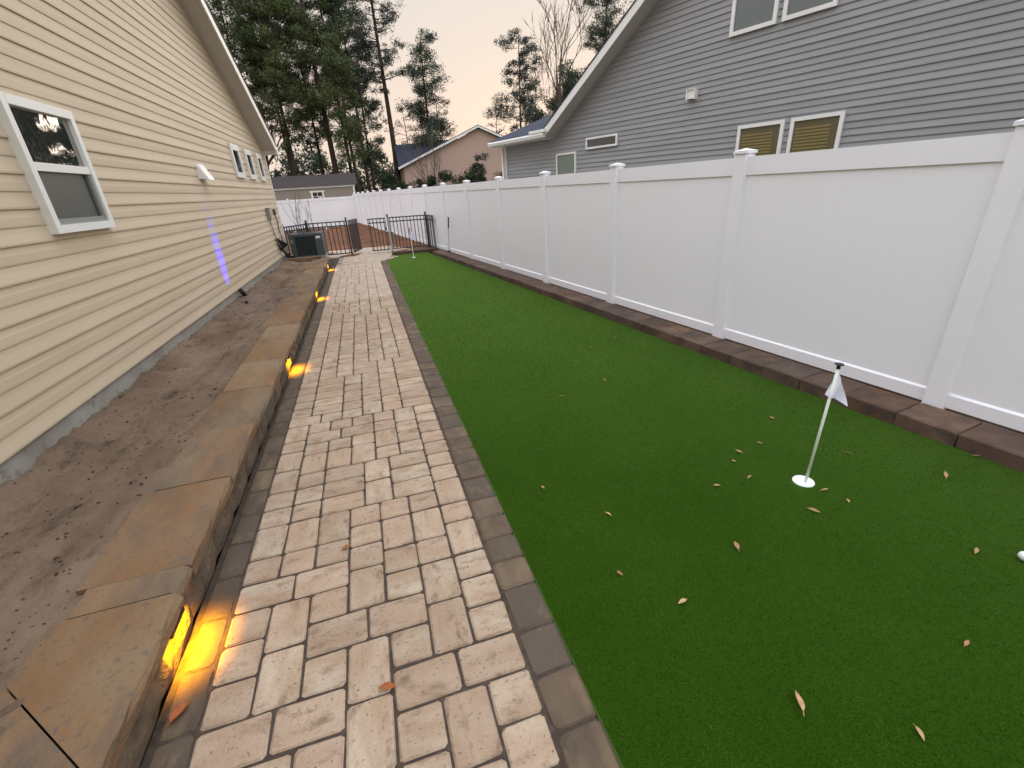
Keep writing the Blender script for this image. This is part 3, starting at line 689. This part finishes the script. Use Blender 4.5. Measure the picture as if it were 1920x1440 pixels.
# ================================================================ iron fence and gates
def iron_panel(name, root, p, q, zb, zt, n, post_a=True, post_b=True, pr_=.026, child='fence_panel'):
    p, q = Vector((*p, 0)), Vector((*q, 0)); d = (q-p); L_ = d.length; d = d/L_; nn = Vector((-d.y, d.x, 0))
    fr = MB()
    for e_ in (0, L_-.02): fr.obox(p+d*e_+Vector((0, 0, zb))-nn*.008, d*.02, nn*.016, (0, 0, zt-zb-.01))
    for zz in (zt-.03, zt-.15, zb+.0):
        fr.obox(p+Vector((0, 0, zz))-nn*.016, d*L_, nn*.032, (0, 0, .032))
    pr = link(child, fr.mesh(child, m_iron), root)
    for k in range(n):
        c = p + d*(L_*(k+.5)/n); MB().obox(c-nn*.012-d*.012+Vector((0, 0, zb)), d*.024, nn*.024, (0, 0, zt-zb)).build('picket', m_iron, pr)
    for on, c in ((post_a, p), (post_b, q)):
        if on:
            mb = MB().obox(c-nn*pr_-d*pr_+Vector((0, 0, zb-.12)), d*pr_*2, nn*pr_*2, (0, 0, zt-zb+.16))
            po = mb.build('post', m_iron, root)
            MB().lathe([(.0, .09), (.02, .085), (.034, .06), (.034, .05), (.02, .035), (.0, .03)], (c.x, c.y, zt+.012), 10).build('finial', m_iron, po)
IZB, IZT = -1.70, -.70
ifn = empty('iron_fence', (-1.4, 16, GZ), label='black iron picket fence between the air conditioner and the gate', cat='fence')
iron_panel('a', ifn, (-2.47, 14.95), (-1.95, 16.0), IZB, IZT, 10)
iron_panel('b', ifn, (-1.95, 16.0), (-.77, 16.0), IZB, IZT, 9, False, True)
g1 = empty('iron_gate', (-.72, 16.02, GZ), label='black iron gate leaf swung open, left side of the opening', cat='gate')
iron_panel('c', g1, (-.71, 16.05), (-.47, 17.0), IZB, IZT, 8, False, False, child='gate_panel')
g2 = empty('iron_gate', (.45, 16.0, GZ), label='black iron gate leaf on the right side of the opening, in line with the fence', cat='gate')
iron_panel('d', g2, (-.12, 16.02), (.44, 16.0), IZB, IZT, 5, False, False, child='gate_panel')
MB().box(.40, .43, 15.93, 15.965, -1.08, -.98).build('latch', m_black, g2)
ifr = empty('iron_fence', (1.1, 16, GZ), label='black iron picket fence from the gate to the tall white fence', cat='fence')
MB().box(.485, .545, 15.96, 16.02, GZ, -.70).build('gate_post', m_steel, ifr)
iron_panel('e', ifr, (.515, 16.1), (1.73, 16.0), IZB, IZT, 11, True, True)
iron_panel('f', ifr, (1.75, 15.9), (1.86, 15.1), IZB, IZT, 3, False, False, child='side_panel')

# ================================================================ lights under the caps and up the wall
for i, yl in enumerate((1.74, 5.33, 9.35, 13.2)):
    xw, yw = PW(-1.062, yl)
    lf = empty('wall_light', (xw, yw, -1.615), PATH_ROT, group='amber lights under the wall caps', cat='light',
               label=('glowing amber light under the nearest cap of the retaining wall', 'glowing amber light under the wall caps, second from the camera',
                      'glowing amber light under the wall caps, third from the camera', 'glowing amber light under the wall caps, farthest, near the air conditioner')[i])
    MB().box(-.016, .006, -.075, .075, -.006, .012).build('housing', m_black, lf, world=False)
    MB().box(-.012, .003, -.07, .07, -.009, -.0065).build('lens', m_lens, lf, world=False)
    ld = bpy.data.lights.new('amber_light', 'AREA'); ld.shape = 'RECTANGLE'; ld.size = .02; ld.size_y = .25; ld.energy = (4.2, 3.4, 3.2, 3.2)[i]; ld.color = (1, .42, .0)
    ld.spread = R(105)
    lo = bpy.data.objects.new('amber_light', ld); C.objects.link(lo); lo.parent = lf; lo.location = (0, 0, -.012); lo.rotation_euler = (0, R(-4), 0)
sl = empty('uplight', (-2.33, 8.95, -1.53), label='small black ground uplight throwing blue light up the tan siding', cat='light')
MB().tube([(-2.33, 8.95, -1.60), (-2.33, 8.95, -1.50)], .012, 8).build('stake', m_black, sl)
MB().tube([(-2.33, 8.96, -1.52), (-2.35, 8.87, -1.44), (-2.36, 8.80, -1.38)], [.028, .036, .040], 12).build('lamp_head', m_black, sl, smooth=False)
_p = Vector((-2.22, 8.42, -1.49)); _t = Vector((-2.42, 8.46, -.92))
MB().tube([(-2.22, 8.42, -1.56), (-2.22, 8.42, -1.503)], .024, 10).build('housing', m_black, sl)
ld = bpy.data.lights.new('blue_spot', 'SPOT'); ld.energy = 420; ld.color = (.006, .002, 1); ld.spot_size = R(29); ld.spot_blend = .8; ld.shadow_soft_size = .012
lo = bpy.data.objects.new('blue_spot', ld); C.objects.link(lo); lo.parent = sl; lo.matrix_parent_inverse = Matrix.Translation(sl.location).inverted()
lo.location = _p; lo.rotation_euler = (_p-_t).to_track_quat('Z', 'Y').to_euler()

# ================================================================ golf things
def cup(x, y, label):
    c = empty('golf_cup', (x, y, GZ), label=label, cat='golf cup', group='golf cups in the putting green')
    MB().lathe([(.052, .004), (.058, .007), (.060, .004), (.060, -.01)], (x, y, GZ), 28).build('rim', m_cup, c, smooth=True)
    MB().lathe([(.052, .0045), (.048, .0015), (.0, .001)], (x, y, GZ), 28).build('liner', m_cup, c, smooth=True)
    return c
cup(2.296, 1.728, 'white golf cup around the foot of the near flagstick')
MB().lathe([(.056, .005), (.062, .010), (.062, .002)], (1.03, 14.06, GZ), 20).lathe([(.0, .006), (.056, .005)], (1.03, 14.06, GZ), 20).build('golf_cup', m_cup, label='small pale golf cup at the foot of the far flagstick', cat='golf cup', group='golf cups in the putting green')
f1_ = empty('flagstick', (2.305, 1.72, GZ), label='near white flagstick with black knob and drooping white pennant', cat='golf flag', group='flagsticks on the putting green')
b0, t0 = Vector((2.302, 1.72, GZ-.02)), Vector((2.352, 1.73, -1.035))
MB().tube([b0, b0.lerp(t0, .5), t0], .0085, 10).build('stick', m_pole, f1_, smooth=True)
up1 = (t0-b0).normalized()
MB().tube([t0-up1*.0, t0+up1*.018, t0+up1*.024, t0+up1*.03], [.011, .009, .024, .022], 12).build('knob', m_black, f1_)
# drooping cloth: sheet with folds hanging from the top of the stick
fv = []; nu, nv = 14, 12
for i in range(nu+1):
    for j in range(nv+1):
        u_, v_ = i/nu, j/nv          # u away from the stick, v down
        p = t0.lerp(b0, (.015+.20*v_*(1-.15*u_))) 
        out_d = Vector((.92, -.38, 0)); sid = Vector((.38, .92, 0))
        sp_ = .014 + .09*u_*(1-.25*v_)
        dr = .075*u_*u_ + .03*u_
        p = p + out_d*(sp_*(.35+.5*v_)*u_*1.3+.006) + sid*(.014*math.sin(u_*9+v_*2)*(.25+v_)) + Vector((0, 0, -dr*(1-.2*v_)))
        fv.append(p - out_d*.028*v_*(1-u_))
ff = [(i*(nv+1)+j, (i+1)*(nv+1)+j, (i+1)*(nv+1)+j+1, i*(nv+1)+j+1) for i in range(nu) for j in range(nv)]
MB().add(fv, ff).build('flag', m_flag, f1_, smooth=True)
f2_ = empty('flagstick', (1.03, 14.06, GZ), label='far flagstick with small white flag near the iron fence', cat='golf flag', group='flagsticks on the putting green')
MB().tube([(1.03, 14.06, GZ), (1.02, 14.06, -1.25)], .011, 8).build('stick', m_pole, f2_)
MB().tube([(1.02, 14.06, -1.25), (1.015, 14.06, -.93)], .011, 8).build('stick_top', m_black, f2_)
fv = [(1.0+.15*i/6+.003*math.sin(i*2.1)*j, 14.045+.015*math.sin(i*1.3+j), -1.03-.035*i*.25-.225*j/4) for i in range(7) for j in range(5)]
MB().add(fv, [(i*5+j, (i+1)*5+j, (i+1)*5+j+1, i*5+j+1) for i in range(6) for j in range(4)]).build('flag', m_flag, f2_, smooth=True)
bpy_ball = MB().lathe([(.0235*math.sin(math.pi*k/16), -.0235*math.cos(math.pi*k/16)) for k in range(17)], (2.71, .893, GZ+.029), 24)
bpy_ball.build('golf_ball', m_ball, smooth=True, label='white golf ball on the green turf at the right edge', cat='golf ball')
pt = empty('putter', (2.03, 13.6, -1.66), label='putter with dark grip leaning against the white fence', cat='putter')
MB().tube([(2.045, 13.68, -1.64), (2.075, 13.52, -1.0)], .009, 8).build('shaft', m_steel, pt)
MB().tube([(2.075, 13.52, -1.0), (2.09, 13.44, -.70)], [.016, .02], 8).build('grip', m_leaf_red if False else m_black, pt)
MB().box(1.98, 2.09, 13.64, 13.70, -1.665, -1.635).build('head', m_black, pt)

# ================================================================ fallen leaves
def leaf_mesh(seed, L_=.05, W_=.022, mat=None):
    r = random.Random(seed); n = 6; v = []; curl = r.uniform(.25, .6); tw = r.uniform(-.4, .4)
    for i in range(n+1):
        t_ = i/n; wdt = W_*math.sin(math.pi*min(1, t_*.96+.02))**.8*(1.15-.5*t_); zz = curl*L_*(.3*(t_-.5)**2*4*.5)
        for j in (-1, 0, 1):
            v.append(((t_-.5)*L_, j*wdt*.5, zz+abs(j)*wdt*(.25+curl*.6)+j*tw*.006*(t_-.5)+.002))
    f = [(i*3+j, (i+1)*3+j, (i+1)*3+j+1, i*3+j+1) for i in range(n) for j in range(2)]
    mb = MB().add(v, f); mb.tube([(-L_*.5, 0, curl*L_*.15+.002), (-L_*.68, .001, .004)], .0012, 4)
    return mb.mesh('leaf', mat or m_leaf, True)
lm = [leaf_mesh(i, .05+.008*(i % 3), .02+.004*(i % 2)) for i in range(6)]
turf_leaves = [
 (.768, 2.233, 'tan leaf on the turf nearest the path edge, level with the cup'), (1.029, 1.869, 'curled pale leaf on the turf left of the cup, below the lone edge leaf'),
 (2.164, 2.133, 'tan leaf just behind the cup, upper of a pair'), (2.057, 2.048, 'small tan leaf behind the cup, lower of a pair'),
 (2.38, 2.167, 'tiny pale leaf behind the flagstick to its left'), (2.732, 2.425, 'narrow pale leaf left of the flag cloth'),
 (2.016, 1.865, 'oval tan leaf directly left of the cup'), (1.777, 1.869, 'dull brown sliver leaf left of the oval leaf by the cup'),
 (2.324, 1.608, 'tan leaf touching the right front of the cup'), (2.359, 1.494, 'pale leaf a hand right of the cup'),
 (2.116, 1.491, 'long narrow pale leaf lying in front of the cup'), (1.529, 1.414, 'long tan leaf alone in the middle of the turf'),
 (.883, 1.456, 'brown round leaf on the turf near the paver edge'), (1.064, 1.219, 'tan upright leaf on the turf in the left foreground'),
 (1.192, .719, 'large long brown leaf in the near foreground turf'), (1.483, .514, 'dark orange leaf at the bottom of the turf'),
 (1.99, .686, 'round tan leaf in the right foreground turf'), (2.569, 1.0, 'small tan leaf near the golf ball'),
 (3.104, 1.472, 'forked tan leaf between the cup and the curb on the right'), (2.802, 1.857, 'pale leaf right of the flagstick middle'),
 (3.485, 1.543, 'pale green leaf near the curb at the right edge'), (3.479, 1.894, 'pale leaf beside the curb right of the flag'),
 (1.906, 3.606, 'pale speck leaf in the middle distance turf'), (1.384, 3.442, 'small pale leaf in the middle distance, left of the centre'),
 (1.865, 4.193, 'small pale leaf far up the turf, lower of the two close ones'), (2.203, 4.528, 'small pale leaf far up the turf, right of its neighbour'),
 (2.616, 4.719, 'small pale leaf far up the turf nearest the curb')]
szs = [1, .9, 1, .8, .7, .9, 1, .9, .9, .9, 1.25, 1.2, .9, 1, 1.45, 1, .9, .9, 1.3, .9, .9, .8, .9, .8, .8, .8, .8]
for i, (x, y, lb) in enumerate(turf_leaves):
    o = link('fallen_leaf', lm[i % 6], loc=(x, y, GZ+.009), rot=(random.uniform(-.3, .3), random.uniform(-.3, .3), random.uniform(0, 6.28)), label='dry ' + lb, cat='leaf', group='dry leaves scattered on the putting green')
    o.scale = (szs[i]*.86,)*3
lr = leaf_mesh(40, .065, .034, m_leaf_red)
for x, y, s_, rz, lb in ((-.43, 2.122, .8, .3, 'small rust leaf on the cream pavers in the middle of the path'), (-.245, 1.26, 1, 2.9, 'rust orange leaf on the near cream pavers'),
                         (-1.012, 1.422, 1.3, 1.0, 'dark red leaf on the lit border paver by the retaining wall')):
    o = link('fallen_leaf', lr, loc=(x, y, GZ+.004), rot=(0, 0, rz), label=lb, cat='leaf', group='rust leaves on the path'); o.scale = (s_,)*3
# crumbs of soil on the bed
nc = 1500; cx = rng.uniform(-2.38, -1.5, nc); cy = 1.2+rng.random(nc)**1.6*9; cs = rng.uniform(.002, .010, nc)*np.where(rng.random(nc) < .06, 1.9, 1)
cz = soil_z(cx, cy); oct_ = np.array([(1, 0, 0), (0, 1, 0), (-1, 0, 0), (0, -1, 0), (0, 0, .7), (0, 0, -.7)])
V = (np.stack([cx, cy, cz], 1)[:, None, :] + oct_[None]*cs[:, None, None]*rng.uniform(.6, 1.3, (nc, 6, 1))).reshape(-1, 3)
tf = np.array([(0, 1, 4), (1, 2, 4), (2, 3, 4), (3, 0, 4), (1, 0, 5), (2, 1, 5), (3, 2, 5), (0, 3, 5)])
F = (np.arange(nc)[:, None, None]*6 + tf[None]).reshape(-1, 3)
m_clod = material('soil_clod', (0.05, 0.035, 0.0275), .95, .1, var=(0.1, 0.07, 0.055), vscale=12)
link('soil_clods', npmesh('soil_clods', V, F, m_clod), kind='stuff', label='small dark clods and crumbs scattered over the soil bed', cat='soil')

# ================================================================ buildings beyond the fence
sh = empty('shed', (-3.7, 39, -1.9), label='long beige shed with dark roof and one white framed window behind the back fence', cat='shed')
MB().box(-8.5, -.83, 39.0, 42.5, -1.9, .74).build('wall', m_shed, sh)
MB().box(-8.6, -.72, 38.93, 38.985, .68, .80).build('eave_trim', m_trim, sh)
MB().box(-.92, -.80, 38.96, 39.05, -1.9, .679).build('corner_trim', m_trim, sh)
MB().prism([(-8.7, 38.85, .805), (-8.7, 40.75, 1.65), (-8.7, 42.65, .805)], (8.1, 0, 0)).build('roof', m_shingle_brown, sh)
wf = MB().box(-3.95, -3.83, 38.95, 38.995, -.2, .40).box(-3.17, -3.05, 38.95, 38.995, -.2, .40).box(-4.02, -2.98, 38.94, 38.994, .401, .50).build('window', m_trim, sh)
MB().box(-3.83, -3.17, 38.985, 38.999, -.2, .40).build('pane', m_glass_black, wf)
MB().box(-3.52, -3.48, 38.965, 38.984, -.2, .40).build('glazing_bar', m_trim, wf)
MB().box(-3.83, -3.521, 38.965, 38.984, .10, .13).box(-3.479, -3.17, 38.965, 38.984, .10, .13).build('glazing_bar', m_trim, wf)
bh = empty('peach_house', (9, 46, -1.9), label='distant peach gabled house with dark blue roof beyond the fence', cat='house')
gp = [(3.6, 46, -1.9), (15.5, 46, -1.9), (15.5, 46, 3.0), (10.7, 46, 5.02), (3.6, 46, 2.0)]
MB().prism(gp, (0, 6, 0)).build('wall', m_house_tan, bh)
MB().prism([(3.1, 45.7, 1.90), (10.7, 45.7, 5.04), (10.7, 45.7, 5.22), (3.1, 45.7, 2.10)], (0, -.05, 0)).build('rake_fascia', m_trim, bh)
MB().prism([(10.7, 45.7, 5.04), (15.6, 45.7, 2.98), (15.6, 45.7, 3.16), (10.7, 45.7, 5.22)], (0, -.05, 0)).build('rake_fascia', m_trim, bh)
MB().prism([(3.1, 45.7, 2.11), (10.7, 45.7, 5.23), (10.7, 52, 5.23), (3.1, 52, 2.11)], (0, 0, .05)).build('roof', m_shingle, bh)
MB().prism([(15.6, 45.7, 3.17), (10.7, 45.7, 5.235), (10.7, 52, 5.235), (15.6, 52, 3.17)], (0, 0, .05)).build('roof', m_shingle, bh)
MB().prism([(3.2, 46.6, 2.2), (9.0, 46.6, 3.6), (10.2, 50, 4.55), (3.3, 50, 4.15)], (0, 0, .08)).build('cross_roof', m_shingle, bh)
MB().prism([(3.15, 49.99, 2.0), (10.4, 49.99, 2.0), (10.4, 49.99, 4.55), (3.3, 49.99, 4.12)], (0, 4, 0)).build('wing', m_house_tan, bh)

# ================================================================ trees
def puffs(cent, rad, n_per, size, rg, flat=.7):
    """leaf-sized triangles in every puff"""
    cent = np.asarray(cent); rad = np.asarray(rad); m = len(cent)
    d = rg.normal(size=(m, n_per, 3)); d /= np.linalg.norm(d, axis=2, keepdims=True)
    r_ = rg.random((m, n_per, 1))**.45; P_ = cent[:, None, :] + d*r_*rad[:, None, None]*np.array([1, 1, flat])
    P_ = P_.reshape(-1, 3); k = len(P_); a = rg.normal(size=(k, 3)); a /= np.linalg.norm(a, axis=1, keepdims=True)
    b = rg.normal(size=(k, 3)); b -= a*np.sum(a*b, 1, keepdims=True); b /= np.linalg.norm(b, axis=1, keepdims=True)
    s1_ = size*rg.uniform(.5, 1.3, (k, 1)); V_ = np.stack([P_-b*s1_*.22, P_+b*s1_*.22, P_+a*s1_], 1).reshape(-1, 3)
    return V_, np.arange(3*k).reshape(-1, 3)
def pine(x, y, h, zc, rad, seed, label, mat, dens=1., cat='pine tree', trunk_r=.22, zb=-1.9, lean=(0, 0), size=.2, group='pine trees beyond the back fence', n_limb=None, shape='round', puff=.55, nper=34, rust=False):
    if size == .2: size, nper = .16, int(nper*1.5)
    rg = np.random.default_rng(seed); rr = random.Random(seed)
    root = empty('pine_tree', (x, y, zb), label=label, cat=cat, group=group)
    H = h-zb; pts = []; nseg = 9
    for i in range(nseg+1):
        t_ = i/nseg; pts.append(Vector((x+lean[0]*t_+.12*math.sin(t_*5+seed)*t_, y+lean[1]*t_, zb+H*t_)))
    rads = [trunk_r*(1-.82*(i/nseg)) for i in range(nseg+1)]; rads[0] *= 1.25
    MB().tube(pts, rads, 8).build('trunk', m_bark, root, smooth=True)
    def at(z):
        t_ = (z-zb)/H*nseg; i = min(nseg-1, max(0, int(t_))); return pts[i].lerp(pts[i+1], t_-i)
    lb = MB(); cs_ = []; rs_ = []
    nl = n_limb or int((h-zc)*3.3*dens)
    for i in range(nl):
        t_ = (i+rr.random())/nl; z = zc + (h-zc)*t_*.98
        if shape == 'cone': rd = rad*(1-.75*t_)*(.35+.65*min(1, t_*5))
        elif shape == 'tiers': rd = rad*(.35+.65*abs(math.sin(t_*9+seed)))*(1.05-.55*t_)
        else: rd = rad*math.sqrt(max(.05, 1-(2*t_-.95)**2))
        rd *= rr.uniform(.55, 1.1); th = rr.random()*math.tau
        o_ = at(z); dirv = Vector((math.cos(th), math.sin(th), 0)); upf = rr.uniform(.0, .45)
        e_ = o_ + dirv*rd + Vector((0, 0, rd*upf)); mid = o_.lerp(e_, .5) + Vector((0, 0, -.06*rd))
        lb.tube([o_, mid, e_], [max(.02, trunk_r*.24*(1-.6*t_)), .03, .012], 4, False)
        k = max(2, int(rd/.42))
        for q in range(k):
            f_ = .35+.65*(q+rr.random()*.6)/k; c = o_.lerp(e_, min(1, f_))
            for _ in range(2):
                jj = Vector((rr.gauss(0, .28), rr.gauss(0, .28), rr.gauss(.08, .18)))*(.5+.35*rd)
                cs_.append(tuple(c+jj)); rs_.append(puff*rr.uniform(.65, 1.35))
                if rr.random() < .35: lb.tube([c, c+jj], .012, 3, False)
    lb.build('limbs', m_bark, root)
    V_, F_ = puffs(cs_, rs_, nper, size, rg)
    link('crown', npmesh('crown', V_, F_, mat), root)
    return root
D_, O_, Gy, Ru = m_pine
pine(3.25, 50, 19, 8.4, 2.6, 1, 'tall slim pine with bare lower trunk rising in front of the peach house roof', Gy, .95, nper=34, trunk_r=.30, puff=.42)
pine(6.9, 50, 12.8, 3.0, 3.4, 2, 'full green pine standing over the dark blue roof of the peach house', D_, 1.25, nper=60, shape='tiers', trunk_r=.18)
pine(4.9, 53, 8.0, 3.5, 1.8, 31, 'thin brownish pine low beside the tall slim trunk', Ru, .8, nper=16, trunk_r=.1, puff=.4)
pine(8.2, 52, 8.5, 3.2, 2.1, 32, 'rusty small pine right behind the peach house ridge', Ru, .8, nper=18, trunk_r=.1, puff=.4)
pine(16.2, 50, 13.4, 5.2, 3.3, 3, 'round topped pine alone against the pale sky right of the gap', Gy, 1.2, nper=50, shape='tiers', trunk_r=.17, puff=.45)
pine(14.2, 52, 7.8, 4.4, 1.9, 33, 'low thin pine at the foot of the lone round topped pine', Ru, .8, nper=14, trunk_r=.1, puff=.4)
pine(25.4, 50, 18.5, 8.8, 3.1, 4, 'dense dark pine half hidden by the rake of the grey house', D_, 1.3, nper=40, trunk_r=.25)
pine(21.8, 51, 11.2, 7.4, 1.9, 5, 'small round dark pine crown just above the grey house wing roof', D_, 1.2, nper=32, shape='round', trunk_r=.16)
pine(19.2, 54, 10.4, 6.0, 1.6, 34, 'thin pine with sparse tufts beside the bare tree', Gy, .8, nper=18, trunk_r=.12, puff=.4)
spec = [(-11.8, 47, 17, 2.5, 3.4, 'leftmost dense pine behind the tan house rake', D_, .26), (-8.9, 50, 19, 4.5, 3.4, 'dense pine second from the left above the tan house corner', O_, .26),
        (-5.8, 48, 17.5, 4.0, 3.0, 'thick trunked pine rising over the left part of the shed', O_, .33), (-3.9, 54, 20, 4.6, 3.0, 'slim trunked pine behind the middle of the shed', D_, .22),
        (-2.4, 49, 20, 4.8, 3.0, 'thick forked looking pine over the right part of the shed', O_, .42), (-.6, 47, 12.2, 2.4, 2.4, 'leaning pine at the right end of the shed', O_, .24),
        (.9, 52, 11.0, 2.6, 2.4, 'bushy pine between the shed and the tall slim pine', D_, .22), (-7.3, 58, 21, 9, 3.4, 'farther tall pine seen between the left trunks', D_, .25),
        (.4, 60, 21, 9, 3.6, 'farther tall pine crown at the top left of the sky gap', D_, .3), (-1.2, 55, 20.5, 10.5, 3.4, 'high dark pine crown above the leaning pine', D_, .28)]
for i, (x, y, h, zc, rd, lb_, mt, tr) in enumerate(spec):
    pine(x, y, h, zc, rd, 10+i, lb_, mt, 1.05, nper=84, trunk_r=tr*.72, size=.17, puff=.5)
for _x, _y, _h, _s, _l in ((20.4, 57, 7.4, 41, 'dark pine low behind the hip of the grey house wing roof'), (23.2, 56, 8.8, 42, 'dark pine behind the grey house where rake meets wing roof'), (26.0, 59, 11.8, 43, 'dark pine wholly behind the rake of the grey house')):
    pine(_x, _y, _h, 1.0, 2.6, _s, _l, D_, 1.3, nper=60, trunk_r=.2, puff=.7, size=.28)
def bare(x, y, h, seed, label, mat, zb=-1.9, r0=.16, spread=.55, depth=5, start=.25, name='bare_tree', minr=.008, group='leafless trees and saplings', cat='tree'):
    rr = random.Random(seed); root = empty(name, (x, y, zb), label=label, cat=cat, group=group); tr = MB(); br = MB()
    H = h-zb
    def grow(p, d, L_, r_, lv):
        n = 4; pts = [p]; q = p
        for i in range(n):
            d = (d + Vector((rr.gauss(0, .10), rr.gauss(0, .10), .05+rr.gauss(0, .04)))).normalized(); q = q + d*L_/n; pts.append(q)
        (tr if lv == 0 else br).tube(pts, [r_*(1-.45*i/n) for i in range(n+1)], 5 if lv < 2 else 3, False)
        if lv >= depth: return
        for k in range(rr.choice((2, 3, 3)) if lv else 4):
            t_ = rr.uniform(.35, 1) if k else 1.0; a = pts[min(n, max(1, int(t_*n)))]
            nd = (d + Vector((rr.gauss(0, spread), rr.gauss(0, spread), rr.uniform(0, .4)))).normalized()
            grow(a, nd, L_*rr.uniform(.55, .8), max(minr, r_*.5), lv+1)
    grow(Vector((x, y, zb)), Vector((0, 0, 1)), H*.42, r0, 0)
    tr.build('trunk', mat, root); br.build('branches', mat, root); return root
bare(20.2, 50, 17.5, 6, 'tall leafless tree with upswept pale branches beside the grey house roof', m_bark_pale, r0=.26, spread=.34, depth=6, minr=.02)
bare(-8.4, 45, 8.5, 8, 'twisted leafless tree just right of the tan house eave', m_bark, r0=.3, spread=.5, depth=5, minr=.02)
bare(5.3, 43, 4.4, 9, 'small leafless tree in front of the peach house wall, left one', m_bark_pale, r0=.09, spread=.4, depth=4, minr=.012)
bare(6.5, 43, 4.8, 12, 'small leafless tree in front of the peach house wall, right one', m_bark_pale, r0=.08, spread=.4, depth=4, minr=.012)
bare(-2.50, 19, .55, 13, 'young leafless sapling behind the iron fence, left one', m_bark_pale, r0=.022, spread=.25, depth=4, minr=.003, name='sapling')
bare(-2.18, 19.4, .0, 14, 'young leafless sapling behind the iron fence, right one', m_bark_pale, r0=.015, spread=.2, depth=4, minr=.003, name='sapling')
def shrub(x, y, w_, h_, seed, label, mat=None, zb=-1.9, dens=1., size=.16):
    rg = np.random.default_rng(seed); rr = random.Random(seed); root = empty('shrub', (x, y, zb), label=label, cat='shrub', group='shrubs beyond the white fence')
    n = int(26*dens); cs_, rs_ = [], []
    for i in range(n):
        th = rr.random()*math.tau; q = rr.random()**.5; z = rr.random()
        cs_.append((x+w_*.5*q*math.cos(th)*(1-.5*z*z), y+w_*.5*q*math.sin(th), zb+.3+(h_-zb-.4)*z)); rs_.append(w_*rr.uniform(.14, .26))
    MB().tube([(x, y, zb), (x, y, zb+(h_-zb)*.7)], [.06, .02], 5).build('stem', m_bark, root)
    V_, F_ = puffs(cs_, rs_, 150, size, rg, .8); link('foliage', npmesh('foliage', V_, F_, mat or m_shrub), root)
for i, (x, y, w_, h_, lb_) in enumerate([(1.7, 39, 1.1, 1.1, 'dark upright shrub just right of the shed behind the fence tops'), (3.3, 39.5, 1.4, .85, 'round dark shrub at the foot of the tall slim pine'),
        (5.2, 40, 1.0, .7, 'small shrub under the left of the peach wall'), (6.4, 39.5, 1.5, 1.0, 'round dark shrub before the middle of the peach wall'),
        (7.9, 40, 1.9, .95, 'wide dark hedge shrub before the peach wall'), (9.4, 40.5, 1.3, 2.1, 'pointed taller shrub before the peach wall'),
        (4.3, 41, .9, .6, 'low brown shrub between round ones'), (11.3, 41, 2.2, .6, 'low brownish brush at the right of the peach wall'), (2.5, 40.5, 1.3, .45, 'low shrub between the upright shrub and the tall slim pine'), (8.7, 39.6, 1.5, .75, 'dark shrub touching the pointed taller shrub')]):
    shrub(x, y, w_*1.35, h_+.35, 60+i, lb_, mat=(m_pine[3] if 'brown' in lb_ else None))
# far wood that reads as one mass
rg = np.random.default_rng(99); cs_, rs_ = [], []
for i in range(900):
    x = rg.uniform(-32, 14); hh = (4.6 + 1.2*math.sin(x*.7)+.8*math.sin(x*1.9)) * (1 if x < 3 else .55)
    cs_.append((x, rg.uniform(66, 72), -1.8 + (hh+1.8)*rg.random()**.8)); rs_.append(rg.uniform(.7, 1.3))
V_, F_ = puffs(cs_, rs_, 60, .42, rg, .9)
link('distant_wood', npmesh('distant_wood', V_, F_, m_pine[0]), kind='stuff', label='low dark line of distant woods under the pine crowns', cat='woods')
